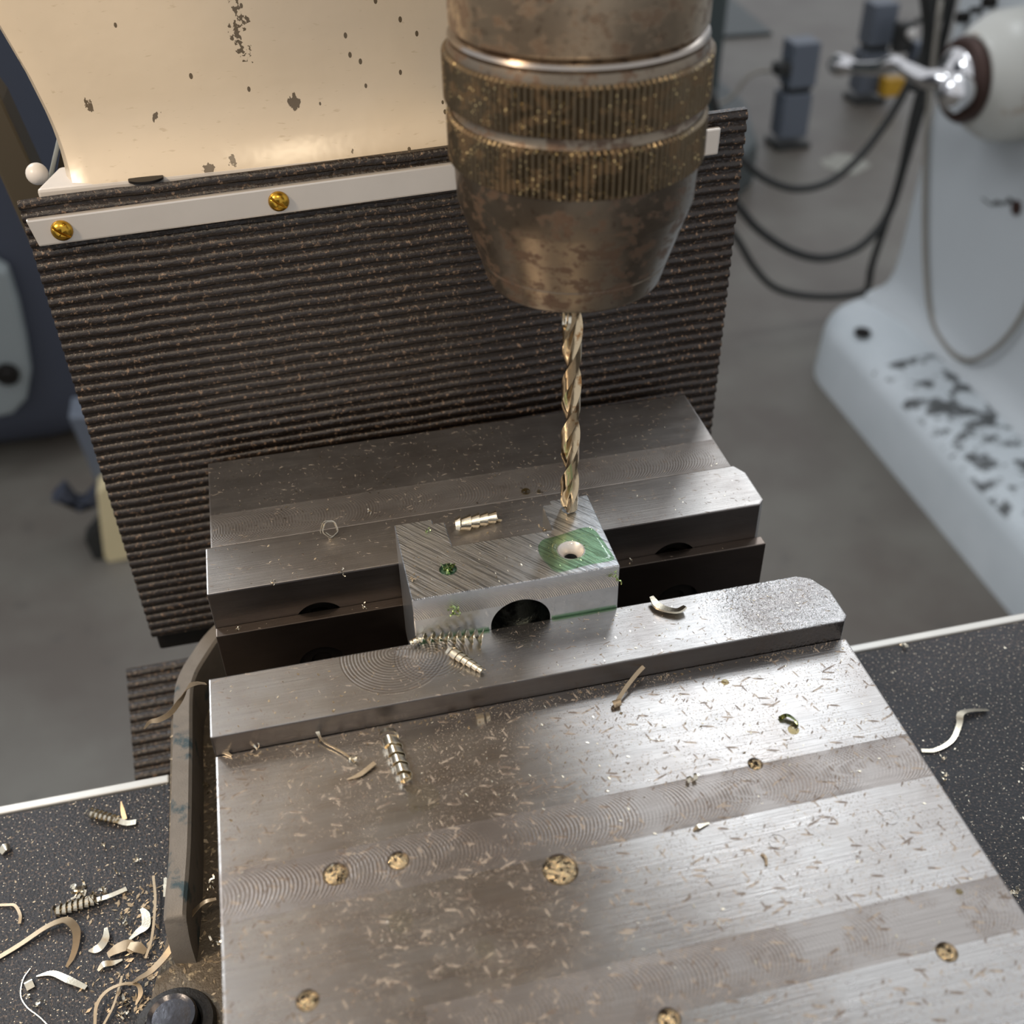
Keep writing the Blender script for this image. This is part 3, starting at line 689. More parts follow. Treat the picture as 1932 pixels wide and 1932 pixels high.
bm = prism([(-102.5, 103.4), (-55, 103.4), (58, 103.4), (58, 118), (-98, 118)], 72, 79.2)
lg = build('mounting_ledge', bm, M['ledge'], mc, bevel=0.8, label='pale grey mounting ledge with a dark slot')
bm = bmesh.new(); p = hit(275, 337, 2, 79.3); lathe([(2.6, 78.9), (2.6, 79.5), (1.2, 79.55)], (p.x, p.y), 24, bm=bm)
for v in bm.verts: v.co.x = p.x+(v.co.x-p.x)*1.7
build('slot_screw', bm, M['hole'], lg, smooth=0.6)
# bracket and ball left of the casting
bm = bmesh.new()
add_rings(bm, [[hit(88, 345, 1, 125), hit(112, 240, 1, 125), hit(120, 243, 1, 125), hit(98, 347, 1, 125)], [hit(88, 345, 1, 131), hit(112, 240, 1, 131), hit(120, 243, 1, 131), hit(98, 347, 1, 131)]])
gb = thing('grey_bracket', tuple(hit(100, 345, 1, 128)), 'small grey angled bracket with two ribs left of the cream casting', 'bracket')
build('bracket_rib', bm, M['panel'], gb, bevel=0.4)
bm = bmesh.new()
add_rings(bm, [[hit(104, 348, 1, 127), hit(118, 262, 1, 127), hit(134, 345, 1, 127)], [hit(104, 348, 1, 140), hit(118, 262, 1, 140), hit(134, 345, 1, 140)]])
build('bracket_web', bm, M['olive'], gb)
p = hit(70, 328, 1, 120); bm = bmesh.new(); bmesh.ops.create_uvsphere(bm, u_segments=24, v_segments=14, radius=2.9); bmesh.ops.translate(bm, verts=bm.verts, vec=p)
tag(build('white_ball_knob', bm, M['ledge'], smooth=True), 'small pale ball knob at the left end of the curtain top', 'knob')
# olive post left
q = [hit(-60, 100, 1, 190), hit(5, 190, 1, 190), hit(95, 385, 1, 190), hit(130, 470, 1, 190), hit(60, 470, 1, 190), hit(-60, 200, 1, 190)]
bm = bmesh.new(); add_rings(bm, [[tuple(p) for p in q], [(p.x, p.y+14, p.z) for p in q]])
tag(build('olive_guard_bar', bm, M['olive'], bevel=1), 'dark olive slanted bar at the left end of the curtain', 'guard bar')

# ================================================================ CHIPS
def on(u, v, z=-6.12): return hit(u, v, 2, z)
def chip(name, bm, mat, label, group='loose metal chips', cat='metal chip', smooth=0.8):
    return tag(build(name, bm, mat, smooth=smooth), label, cat, group)
ZB, ZJ, ZF, ZM = -6.12, 0.0, -2.1, -80.0
def lift(p, h): return Vector((p.x, p.y, p.z+h))
# on the vise
a, b = lift(on(733, 1392), 1.9), lift(on(768, 1478), 1.4)
bm = coil(a, b, 1.9, 1.3, 5.3, 2.6, 0.14, 20, tilt=0.12)
chip('coiled_chip', bm, M['chip'], 'stacked coil chip standing out on the left of the vise body')
a, b = lift(on(849, 1236, ZJ), 1.5), lift(on(910, 1270, ZJ), 0.8)
chip('coiled_chip', coil(a, b, 1.45, 0.7, 6.5, 1.9, 0.12, 18, tilt=0.10), M['chip'], 'tight tapering coil chip on the front jaw below the green-tipped spiral')
a, b = lift(on(790, 1216, ZJ), 1.9), lift(on(908, 1214, ZJ), 2.1)
chip('spiral_chip', auger(a, b, 0.45, 2.1, 7.4, 0.14, 22, 0.9), M['chip'], 'long open spiral chip lying along the foot of the block')
p = Vector((-27.6, -0.6, 1.2)); chip('chip_knot', coil(p-Vector((1.2, .4, 0)), p+Vector((1, 0, .4)), 0.7, 0.9, 2.2, 0.8, 0.1), M['chip'], 'small chip knot at the lower left corner of the block')
a, b = lift(on(858, 995, ZF), 1.8), lift(on(940, 982, ZF), 1.5)
a = Vector((-12.5, 20.0, 5.0)); a = lift(on(860, 1000, ZF), 1.7)
chip('coiled_chip', coil(a, b, 2.1, 1.4, 5.0, 2.6, 0.14, 18, tilt=0.2), M['chip'], 'coiled chip in the notch behind the block')
p = lift(on(625, 1010, ZF), 2.2)
bm = coil(p+Vector((-.5, .5, -.3)), p+Vector((.3, -.7, .6)), 2.5, 1.9, 2.0, 0.5, 0.12, 28)
chip('ring_chip', bm, M['chip'], 'thin ring-shaped curl on the left of the rear jaw')
P = [lift(on(1228, 1135, ZJ), 1.6), lift(on(1240, 1148, ZJ), 1.0), lift(on(1258, 1155, ZJ), .9), lift(on(1278, 1158, ZJ), 1.0), lift(on(1292, 1153, ZJ), 1.5)]
chip('curved_chip', ribbon(P, 2.2, 0.5, wprof=(0.5, 1, 1, 1, 0.7), twist=0.5), M['chip'], 'thick curved chip with green underside on the right of the front jaw')
P = [lift(on(1160, 1332), .5), lift(on(1166, 1326), 1.0), lift(on(1180, 1308), 1.9), lift(on(1200, 1287), 2.8), lift(on(1213, 1276), 3.4)]
bm = ribbon(P, 1.0, 0.12, side=(0.3, -.6, 1)); coil(lift(on(1158, 1333), .7), lift(on(1170, 1330), .9), .9, .8, 1.6, 1.1, .12, bm=bm)
chip('ribbon_chip', bm, M['chip_dull'], 'tan ribbon chip with a bright curled end near the middle of the vise body')
bm = bmesh.new(); p = on(908, 1357); add_box(bm, p.x-1.1, p.x+.6, p.y-.8, p.y+.8, -6.1, -4.9); add_box(bm, p.x+1.2, p.x+2.1, p.y-.3, p.y+.9, -6.1, -5.2)
chip('broken_chip', bm, M['chip'], 'pair of bright square chip fragments below the jaw step', smooth=None)
P = [lift(on(599, 1372), 3.5), lift(on(601, 1390), 1.6), lift(on(612, 1404), .8), lift(on(635, 1416), .6), lift(on(655, 1428), .6), lift(on(668, 1440), .4)]
bm = ribbon(P, .55, .15, wprof=(1.2, 1.6, .6, .8, .9, .5)); coil(lift(on(660, 1437), .7), lift(on(676, 1435), .8), .9, .7, 1.5, .5, .1, bm=bm)
chip('stringy_chip', bm, M['chip'], 'wavy stringy chip leaning on the jaw step at left')
P = [lift(on(655, 1472), .15), lift(on(680, 1463), .4), lift(on(708, 1443), .7)]
chip('sliver_chip', ribbon(P, 1.2, .2, wprof=(.2, 1, .9)), M['chip_dull'], 'dark flat sliver left of the stacked coil chip')
P = [lift(on(1470, 1358), .3), lift(on(1484, 1355), 1.0), lift(on(1498, 1362), .8), lift(on(1505, 1370), .4)]
bm = ribbon(P, 1.2, .2, twist=1.0); chip('bent_chip', bm, M['chip_green'], 'small bent olive chip on the right of the vise body')
p = on(1497, 1377); drop(p.x, p.y, -6.1, 1.3, .5, M['gold_oil'], 'dark amber drop right below the bent olive chip')
p = lift(on(1296, 1476), .5); chip('curl_chip', coil(p, p+Vector((2.2, .4, .2)), .7, .8, 1.4, 1.0, .12), M['chip'], 'small curl at the upper edge of the milled band')
p = lift(on(478, 1416), .8); chip('curl_chip', coil(p, p+Vector((.8, 1.2, .2)), 1.1, 1.1, 1.2, .5, .1), M['chip'], 'thin curl at the foot of the jaw step near the left end')
P = [lift(on(410, 1412), .8), lift(on(422, 1420), .5), lift(on(438, 1428), .3)]; chip('flat_chip', ribbon(P, 1.2, .15, wprof=(.4, 1, .3)), M['chip'], 'flat bright chip in the left corner under the jaw step')
P = [lift(on(1308, 1568), .25), lift(on(1318, 1562), .5), lift(on(1338, 1554), .2)]; chip('flat_chip', ribbon(P, 1.0, .12, wprof=(.4, 1, .3)), M['chip'], 'white flat flake just below the upper milled band')
for u, v, z, l in ((1443, 1604, ZB, 'thin tan curl right of the stamped ring'), ):
    P = [lift(on(1436, 1612), .2), lift(on(1444, 1620), .5), lift(on(1446, 1634), .2)]; chip('curl_chip', ribbon(P, .5, .15), M['chip_dull'], l)
# on and around the block
def shards(c, n, s, seed, bm=None):
    rnd = random.Random(seed); bm = bm or bmesh.new()
    for i in range(n):
        p = Vector(c)+Vector([rnd.uniform(-1, 1)*s*.6 for _ in range(3)])
        d = Vector([rnd.uniform(-1, 1) for _ in range(3)]).normalized()*s*rnd.uniform(.5, 1.1)
        e = Vector([rnd.uniform(-1, 1) for _ in range(3)])*s*.35
        ribbon([p, p+d*.5+e, p+d], s*rnd.uniform(.15, .4), .09, bm=bm, k=3, twist=rnd.uniform(-1, 1))
    return bm
chip('chip_cluster', shards(hit(858, 1153, 1, -0.9), 12, 1.6, 3), M['chip_green'], 'bristly tuft of chips stuck to the front face of the block')
chip('chip_cluster', shards(hit(1160, 1086, 1, -0.7), 8, 1.5, 5), M['chip_green'], 'shiny chip stuck at the upper right corner of the block front')
chip('chip_cluster', shards(lift(on(780, 1095, ZT), .6), 7, 1.2, 8), M['chip_dull'], 'small chip cluster on the left edge of the block top')
chip('chip_cluster', shards(Vector((-17.2, 8.8, ZT+.1)), 22, 1.5, 11), M['chip_green'], 'green oily chips filling the left hole of the block')
chip('chip_cluster', shards(lift(on(806, 1004, ZT), .3), 5, .9, 13), M['chip_green'], 'tiny yellowish chips on the left arm of the block')
chip('chip_cluster', shards(hit(1022, 1000, 2, 11.0), 9, 1.1, 17), M['chip_dull'], 'burr chips in the inner corner of the notch')
p = hit(1068, 604, 1, 21.6); bm = coil(p-Vector((.6, 0, 0)), p+Vector((.6, 0, -.2)), 1.7, 1.5, 1.3, .7, .1)
for v in bm.verts: v.co.z = p.z+(v.co.z-p.z)*1.5
chip('curl_chip', bm, M['chip'], 'pale curl of chip hanging at the top of the twist drill')
p = lift(on(992, 927, ZF), .7); drop(p.x, p.y, ZF, 1.3, .8, M['gold_oil'], 'yellow oil bead on the rear jaw left of the drill')
p = lift(on(1017, 927, ZF), .7); drop(p.x, p.y, ZF, .6, .5, M['gold_oil'], 'tiny yellow bead between the larger bead and the drill')
for u, v, z, l, sd in ((700, 966, ZF, 'small chip on the rear jaw between ring curl and block', 21), (643, 1082, ZF, 'tuft of chips at the front edge of the rear jaw', 22), (517, 1100, ZF, 'small chip at the front edge of the rear jaw near its left end', 23)):
    chip('chip_fragment', shards(lift(on(u, v, z), .3), 5, .9, sd), M['chip'], l)
for u, v, z, l, sd in ((686, 1139, -14, 'chip on the ledge of the dark jaw plate left of the block', 31), (450, 1187, -14, 'greenish chip near the left end of the dark jaw plate ledge', 32), (1190, 1060, -14, 'curly chip on the jaw plate ledge just right of the block', 33)):
    q = hit(u, v, 2, -14.0); q.y = 30.0; q.z = -13.4; chip('chip_fragment', shards(q, 5, .8, sd), M['chip'], l)
for i, (u, v) in enumerate(((855, 1080), (1282, 1170))):
    pass
# strand from the front jaw to the rim
P = [hit(388, 1290, 2, -9), hit(372, 1289, 2, -16), hit(355, 1296, 2, -26), hit(342, 1318, 2, -36), hit(322, 1345, 2, -42), hit(300, 1358, 2, -46), hit(283, 1362, 2, -48), hit(272, 1375, 2, -50)]
chip('strand_chip', ribbon(P, 1.5, .2, side=(0.5, -.7, .8), wprof=(.4, .6, .9, 1, 1, 1, .7, .3)), M['chip_dull'], 'long tan strand hanging left from the front jaw over the rim')
# on the left mat
def mm(u, v, h=0.3): return lift(hit(u, v, 2, ZM), h)
bm = coil(mm(168, 1538, 1.4), mm(222, 1552, 1.3), 1.5, 1.2, 6.5, 1.2, .15, 14, tilt=.15); ribbon([mm(220, 1551, 1), mm(240, 1556, .8), mm(258, 1554, .8)], 1.8, .2, bm=bm)
chip('coiled_chip', bm, M['chip'], 'knobbly coiled chip on the left mat near the rear table edge')
bm = coil(mm(100, 1728, 1.4), mm(185, 1702, 1.4), 1.5, 1.4, 8, 1.4, .15, 12, tilt=.2); ribbon([mm(184, 1703, 1.2), mm(212, 1694, 1.2), mm(240, 1680, .8)], 1.4, .25, bm=bm)
shards(mm(150, 1690, 1.5), 14, 3.2, 41, bm); shards(mm(190, 1688, 1.5), 6, 3, 42, bm)
chip('chip_tangle', bm, M['chip'], 'tangle of pale yellow chips with a straight spike on the left mat')
P = [mm(-20, 1818, .5), mm(0, 1808, .6), mm(40, 1785, .8), mm(85, 1757, 1.3), mm(115, 1746, 2.0), mm(133, 1747, 2.6), mm(147, 1762, 2.2), mm(146, 1785, 1.4), mm(138, 1808, .8), mm(126, 1826, .4)]
chip('hooked_strand_chip', ribbon(P, 1.7, .22, wprof=(.6, .8, .9, 1, 1.2, 1.4, 1.3, 1, .8, .4), twist=.6), M['chip_dull'], 'long hooked tan strand at the left edge of the picture')
P = [mm(70, 1844, .4), mm(100, 1840, .9), mm(130, 1852, 1.0), mm(164, 1866, .6)]
chip('stick_chip', ribbon(P, 1.7, .4, wprof=(.2, .8, 1.1, .7)), M['chip'], 'bright straight stick chip on the lower left mat')
P = [mm(202, 1755, 1.2), mm(202, 1775, 1.4), mm(192, 1790, 1.2), mm(180, 1795, .8), mm(168, 1795, .3)]
chip('crescent_chip', ribbon(P, 2.1, .2, wprof=(.4, .9, 1, .8, .2), twist=.5), M['chip'], 'silvery crescent chip in the middle of the left mat')
P = [mm(268, 1718, 1), mm(277, 1732, 1.5), mm(277, 1752, 1.4), mm(262, 1762, 1), mm(245, 1775, .5)]
chip('crescent_chip', ribbon(P, 2.2, .2, wprof=(.4, 1, 1.1, .8, .3)), M['chip'], 'bright crescent chip right of the yellow tangle')
P = [mm(314, 1664, 2), mm(319, 1680, 2.4), mm(314, 1700, 2)]
chip('flat_chip', ribbon(P, 2.2, .2, wprof=(.3, 1, .4)), M['chip'], 'upright yellowish flake against the rim at its lower end')
bm = ribbon([mm(205, 1806, 1), mm(225, 1796, 1.6), mm(245, 1790, 1.6), mm(255, 1800, 1.0)], 3.0, .25, wprof=(.5, 1, 1.1, .6)); ribbon([mm(246, 1790, 1.6), mm(262, 1794, 1.8), mm(277, 1800, 1.0)], 3.0, .25, wprof=(.6, 1, .5), bm=bm)
chip('curled_flakes', bm, M['chip_dull'], 'pale dull curled flakes left of the bolt')
P = [mm(186, 1834, .6), mm(198, 1824, 1.2), mm(215, 1820, .8), mm(232, 1813, .6)]; chip('flat_chip', ribbon(P, 1.8, .2, wprof=(.4, 1, .8, .3)), M['chip'], 'silver flake below the pale curled flakes')
P = [hit(408, 1696, 2, -62), hit(385, 1703, 2, -62), hit(362, 1725, 2, -66), hit(340, 1760, 2, -70), hit(315, 1800, 2, -73), hit(285, 1832, 2, -74), hit(262, 1846, 2, -76), hit(248, 1856, 2, -78)]
chip('long_strand_chip', ribbon(P, 1.5, .25, wprof=(.5, .8, 1, 1.2, 1.2, 1.1, .8, .4)), M['chip_dull'], 'long tan strand from the vise side down past the bolt')
P = [mm(182, 1940, 1.5), mm(186, 1905, 2), mm(205, 1880, 2.4), mm(235, 1867, 2.6), mm(262, 1866, 2.2), mm(268, 1880, 1.6), mm(258, 1900, 1)]
chip('loop_chip', ribbon(P, .9, .2, wprof=(.8, 1, 1, .8, 1, 1.4, .5)), M['chip_dull'], 'open loop of tan strand at the bottom left of the bolt')
P = [mm(195, 1940, .8), mm(215, 1905, 1.2), mm(226, 1870, 1.2), mm(232, 1845, 1)]; chip('thread_chip', ribbon(P, .6, .15), M['chip_dull'], 'thin thread inside the open tan loop')
P = [mm(292, 1660, 2), mm(296, 1700, 2), mm(294, 1740, 2), mm(288, 1780, 1.6), mm(276, 1812, 1)]; chip('thread_chip', ribbon(P, .7, .15), M['chip_dull'], 'thin upright thread left of the long tan strand')
P = [mm(58, 1828, .3), mm(44, 1850, .4), mm(40, 1880, .4), mm(52, 1902, .4), mm(75, 1920, .4), mm(95, 1940, .4)]; chip('thread_chip', ribbon(P, .28, .12), M['chip'], 'hair-thin arc of wire on the lower left mat')
P = [mm(-10, 1710, .5), mm(15, 1710, .7), mm(30, 1712, .9), mm(40, 1730, 1), mm(38, 1745, .6)]; chip('thread_chip', ribbon(P, .8, .15), M['chip_dull'], 'bent grey thread at the left edge above the hooked strand')
P = [mm(3, 1612, .6), mm(12, 1605, 1.4), mm(20, 1602, .8)]; chip('flat_chip', ribbon(P, 2.6, .6, wprof=(.7, 1, .7)), M['chip'], 'bright stubby chip at the left edge of the mat')
P = [mm(236, 1548, .5), mm(234, 1535, 1.8), mm(233, 1524, 3)]; chip('flat_chip', ribbon(P, 1.5, .2, side=(0, -1, .3), wprof=(1, .8, .2)), M['chip_dull'], 'upright tan flake beside the coiled chip near the rear table edge')
P = [mm(60, 1868, .6), mm(56, 1858, 1.2), mm(54, 1852, .8)]; chip('flat_chip', ribbon(P, 2.0, .4), M['chip'], 'short bright chip left of the stick chip')
for i, (u, v, s, l) in enumerate(((238, 1890, 2.4, 'bright crumpled chip inside the tan loop'), (237, 1918, 2.2, 'pale crumpled chip at the bottom edge by the bolt'), (78, 1892, 1.8, 'small dull chip on the lower left mat'), (56, 1884, 1.2, 'tiny dull chip left of the small dull chip'), (265, 1625, 1.2, 'tiny yellow chip on the mat near the rim'), (222, 1648, .9, 'tiny grey chip in the middle of the left mat'), (196, 1597, 1.0, 'tiny white chip below the coiled chip by the table edge'), (237, 1742, 1.8, 'small gleaming chip left of the bright crescent'))):
    chip('crumpled_chip', shards(mm(u, v, .9), 5, s, 60+i), M['chip'], l)
for i, (u, v, z, l) in enumerate(((372, 1492, -76, 'bright chip in the gutter beside the vise, upper of the two'), (393, 1486, -76, 'pale chip in the gutter against the vise side'), (402, 1668, -60, 'bright chip against the vise side above the strand'), (404, 1780, -70, 'silver chip beside the vise right of the bolt'))):
    chip('gutter_chip', shards(lift(hit(u, v, 2, z), .6), 6, 1.7, 80+i), M['chip'], l)
# on the right mat
P = [mm(1738, 1418, .4), mm(1765, 1417, .5), mm(1795, 1400, .7), mm(1808, 1372, 1.2), mm(1810, 1355, 2.0), mm(1830, 1346, 1.4), mm(1862, 1342, .8)]
chip('curved_strand_chip', ribbon(P, 1.6, .25, wprof=(.8, .9, .9, 1.1, 1.4, 1.2, .8), twist=.5), M['chip'], 'S-shaped grey strand on the right mat')
for i, (u, v, s, l) in enumerate(((1704, 1222, 1.6, 'small dark chip on the right mat near its rear edge'), (1782, 1471, 1.3, 'tiny white chip on the right mat beside the vise'), (1918, 1690, 2.2, 'bright chip at the right edge of the picture on the mat'), (1778, 1434, .8, 'speck of chip on the right mat below the grey strand'))):
    chip('crumpled_chip', shards(mm(u, v, .7), 5, s, 90+i), M['chip'], l)
# fine debris nobody could count
def debris(name, n, region, z, mat, size, seed, label, slope=None):
    rnd = random.Random(seed); bm = bmesh.new()
    for i in range(n):
        x, y = region(rnd)
        if x is None: continue
        zz_ = z if not callable(z) else z(x, y); a = rnd.uniform(0, math.pi); s = size*rnd.uniform(.4, 1.3); ww = s*rnd.uniform(.2, .6)
        c, d = math.cos(a), math.sin(a); h = zz_+0.03; t = rnd.uniform(.05, .5)*s
        vs = [bm.verts.new(p) for p in ((x-c*s, y-d*s, h), (x+d*ww, y-c*ww, h+t*.3), (x+c*s, y+d*s, h+t), (x-d*ww, y+c*ww, h+t*.6))]
        b2 = bm.verts.new((x, y, h-.02)); bm.faces.new(vs)
        for k in range(4): bm.faces.new((vs[(k+1) % 4], vs[k], b2))
    return tag(build(name, bm, mat), label, 'fine chips', None, 'stuff')
debris('fine_chips', 260, lambda r: (r.uniform(-74, 74), -20-abs(r.gauss(0, 42))), -6.12, M['chip'], .42, 1, 'fine bright chips scattered over the vise body')
debris('fine_chips', 170, lambda r: (r.uniform(-72, 68), -18.9-abs(r.gauss(0, .5))), -6.12, M['chip_dull'], .34, 2, 'crumbs of chips lodged along the jaw step')
debris('fine_chips', 150, lambda r: (r.uniform(-73, 70), r.uniform(-17, -1)), 0, M['chip'], .36, 3, 'fine chips and droplets on the front jaw plate')
debris('fine_chips', 200, lambda r: (r.uniform(-73, 71), r.uniform(33, 88)), -2.1, M['chip'], .4, 4, 'fine chips scattered over the rear jaw')
debris('fine_chips', 90, lambda r: (r.uniform(-26, 22), r.uniform(1, 16)), ZT, M['chip'], .3, 5, 'fine chips on top of the aluminium block')
debris('fine_chips', 260, lambda r: (r.uniform(-150, -104), r.uniform(-70, 38)), -80, M['chip_dull'], .45, 6, 'fine chips spread over the left mat')
debris('fine_chips', 260, lambda r: (-101.6-abs(r.gauss(0, 9))-max(0, r.random()*2), r.uniform(-40, 5)), -79.9, M['chip_dull'], .8, 7, 'drift of chips gathered where the left mat meets the rim')
debris('fine_chips', 420, lambda r: (r.uniform(-100, -76), r.uniform(-70, 56)), -76, M['chip_dull'], .9, 8, 'chips piled in the gutter between rim and vise')
debris('fine_chips', 160, lambda r: (r.uniform(78, 180), r.uniform(-90, 38)), -80, M['chip'], .45, 9, 'fine chips on the right mat')

# ================================================================ BACKGROUND: grey pedestal machine at right
pm = thing('pedestal_machine', (1300, 1150, -1000), 'pale grey pedestal machine with chrome lever standing on the floor at right', 'machine')
def rrect(x0, x1, y0, y1, r, n=6):
    pts = []
    for cx, cy, a0 in ((x1-r, y1-r, 0), (x0+r, y1-r, 90), (x0+r, y0+r, 180), (x1-r, y0+r, 270)):
        for k in range(n+1):
            a = math.radians(a0+90*k/n); pts.append((cx+r*math.cos(a), cy+r*math.sin(a)))
    return pts
bm = bmesh.new()
R = [[(x, y, z) for x, y in rrect(942+d, 1750-d, 500+d, 1612-d, 120)] for z, d in ((-1000, 0), (-905, 4), (-885, 10), (-873, 22), (-866, 50), (-860, 110))]
add_rings(bm, R); build('pedestal_foot', bm, M['foot_paint'], pm, smooth=0.7, label='broad pale foot with worn black patches')
prof = [(-866, 1052), (-858, 1078), (-845, 1094), (-820, 1104), (-780, 1108), (-637, 1112), (-470, 1116), (-300, 1118), (-100, 1120), (150, 1120)]
R = [[(x, y, z) for x, y in rrect(xx, 1700, 520, 1600, 40)] for z, xx in prof]
bm = bmesh.new(); add_rings(bm, R); build('pedestal_column', bm, M['grey_paint'], pm, smooth=0.7, label='smooth grey column')
p = hit(1627, 628, 2, -862); build('foot_bolt_hole', lathe([(15, -864), (15, -858), (11, -857), (9, -861)], (p.x, p.y), 24), M['hole'], pm)
for u, v, r in ((1825, 32, 9), (1850, 18, 5), (1875, 3, 9), (1925, 30, 9)):
    p = hit(u, v, 0, 1117); build('column_hole', lathe([(r, 1100), (r, 1118.5), (r*.6, 1119)], (0, p.y, p.z), 20, 'X'), M['hole'], pm)
hc = hit(1825, 150, 0, 1020)
HX = lambda L: [(r*1.06, h+55) for r, h in L]
build('lever_housing', lathe(HX([(86, 1110), (92, 1075), (92, 1050), (90, 1010), (76, 985), (64, 972), (62, 966), (50, 965)]), hc, 48, 'X'), M['white_paint'], pm, smooth=0.7, label='rounded stained white housing')
build('hub_ring', lathe(HX([(58, 968), (60, 955), (56, 948), (50, 946), (30, 952)]), hc, 48, 'X'), M['rust'], pm, smooth=0.6, label='rusty brown hub ring')
build('hub_cap', lathe(HX([(46, 952), (44, 940), (36, 932), (16, 926), (2, 925)]), hc, 40, 'X'), M['chrome'], pm, smooth=True)
lv = [hit(1800, 168, 0, 980), hit(1775, 150, 0, 967), hit(1745, 148, 0, 960), hit(1712, 130, 0, 955), hit(1690, 118, 0, 955), hit(1660, 128, 0, 955), hit(1620, 128, 0, 955), hit(1598, 124, 0, 955), hit(1580, 120, 0, 955)]
build('lever', tube([tuple(p) for p in lv], 10, 16, rad=(20, 14, 15, 12, 9, 13, 11, 10, 16, 17)), M['chrome'], pm, smooth=True, label='chrome clamping lever')
bm = bmesh.new(); bmesh.ops.create_uvsphere(bm, u_segments=24, v_segments=14, radius=17); bmesh.ops.scale(bm, vec=(1, 1.5, .9), verts=bm.verts); bmesh.ops.translate(bm, verts=bm.verts, vec=hit(1582, 126, 0, 955)); build('lever_knob', bm, M['chrome'], pm, smooth=True)
bm = bmesh.new(); bmesh.ops.create_uvsphere(bm, u_segments=24, v_segments=14, radius=27); bmesh.ops.translate(bm, verts=bm.verts, vec=hit(1805, 172, 0, 967)); build('hub_ball', bm, M['chrome'], pm, smooth=True)
pts = [hit(u, v, 0, x) for u, v, x in ((1775, 0, 1108), (1752, 200, 1106), (1745, 330, 1104), (1746, 500, 1101), (1758, 600, 1098), (1790, 660, 1090), (1830, 680, 1086), (1880, 655, 1094), (1925, 600, 1098), (1960, 520, 1100), (1990, 430, 1104))]
build('hanging_hose', tube([tuple(p) for p in pts], 4.5, 10), M['hose'], pm, smooth=True, label='thin grey-tan hose hanging in a loop')
# faded lettering plate on the column: illegible smudged word
bm = bmesh.new()
for u0, u1, v0, v1 in ((1853, 1872, 375, 387), (1874, 1878, 380, 388), (1880, 1885, 377, 388), (1888, 1892, 381, 387), (1895, 1900, 378, 386), (1903, 1908, 372, 384)):
    a = hit(u0, v0, 0, 1112); b = hit(u1, v1, 0, 1112)
    add_box(bm, 1110.5, 1117, min(a.y, b.y), max(a.y, b.y), min(a.z, b.z), max(a.z, b.z))
build('faded_lettering', bm, M['text'], pm)
p = hit(1918, 392, 0, 1113); build('rust_mark', lathe([(12, 1111), (12, 1116), (6, 1117)], (0, p.y, p.z), 16, 'X'), M['rust'], pm)

# cables
def cable(px, Y, r, label, mat='black'):
    P = [hit(u, v, 1, Y if not isinstance(Y, (list, tuple)) else np.interp(i, range(len(Y)), Y)) for i, (u, v) in enumerate(px)]
    return tag(build('hanging_cable', tube([tuple(p) for p in P], r, 10), M[mat], smooth=True), label, 'cable', 'black cables by the grey pedestal')
cable([(1340, 170), (1370, 262), (1405, 305), (1445, 338), (1500, 356), (1560, 345), (1610, 308), (1655, 255), (1700, 185), (1760, 60), (1790, -20)], 1700, 7.5, 'uppermost of the three black cables looping right of the curtain')
cable([(1345, 330), (1390, 385), (1430, 432), (1490, 472), (1550, 487), (1610, 472), (1650, 440), (1680, 395), (1705, 315), (1735, 215), (1775, 90), (1800, -20)], 1660, 8.5, 'middle black cable looping right of the curtain')
cable([(1350, 400), (1390, 450), (1420, 500), (1455, 538), (1500, 555), (1560, 560), (1610, 556), (1636, 545), (1645, 500), (1668, 430), (1695, 345), (1722, 225), (1755, 90), (1765, -20)], 1720, 7.5, 'lowest black cable, looping near the foot of the grey pedestal')
cable([(1745, -20), (1752, 60), (1740, 120), (1715, 170)], 1640, 11, 'thick black cable at the top beside the grey column')

# power outlet posts on the floor
def post(px, base, label, second=False):
    x, y = base; t = thing('floor_outlet_post', (x, y, -1000), label, 'outlet post')
    build('base_plate', box(x-50, x+50, y-45, y+45, -1000, -985), M['black'], t, bevel=3)
    build('outlet_box', box(x-42, x+40, y-35, y+35, -970, -850), M['post'], t, bevel=4)
    build('neck', box(x-30, x+38, y-25, y+25, -850, -832), M['black'], t, bevel=3)
    build('outlet_box', box(x-36, x+42, y-38, y+35, -832, -715), M['post'], t, bevel=4)
    return t
t = post(None, (1398, 2680), 'blue-grey outlet post with two boxes on the floor right of the curtain')
bm = box(1320, 1363, 2640, 2680, -795, -762); build('plug', bm, M['black'], t, bevel=6)
P = [hit(u, v, 1, 2660) for u, v in ((1452, 133), (1430, 135), (1408, 148), (1392, 170), (1370, 190), (1340, 200))]; build('plug_cord', tube([tuple(p) for p in P], 6, 8), M['hose'], t, smooth=True)
t = post(None, (1775, 2960), 'blue-grey outlet post further back, with yellow and black plugs')
P = hit(1682, 162, 1, 2890); build('yellow_plug', box(P.x-32, P.x+34, 2870, 2915, P.z-28, P.z+26), M['yellow'], t, bevel=8, label='yellow plug')
P = hit(1735, 62, 1, 2860); bm = bmesh.new()
Rr = []
for k in range(24):
    a = 2*math.pi*k/24; c = Vector((P.x+40*math.cos(a), P.y, P.z+36*math.sin(a))); d = Vector((math.cos(a), 0, math.sin(a)))
    Rr.append([c+d*9, c+Vector((0, 9, 0)), c-d*9, c-Vector((0, 9, 0))])
add_rings(bm, Rr, closed=True); build('cord_loop', bm, M['black'], t, smooth=True)
P = hit(1705, 70, 1, 2850); build('plug', box(P.x-22, P.x+22, 2840, 2880, P.z-45, P.z+40), M['black'], t, bevel=8)
P = hit(1719, 64, 1, 2830); bm = bmesh.new(); bmesh.ops.create_uvsphere(bm, u_segments=20, v_segments=12, radius=15); bmesh.ops.translate(bm, verts=bm.verts, vec=P); build('pale_knob', bm, M['ledge'], t, smooth=True)
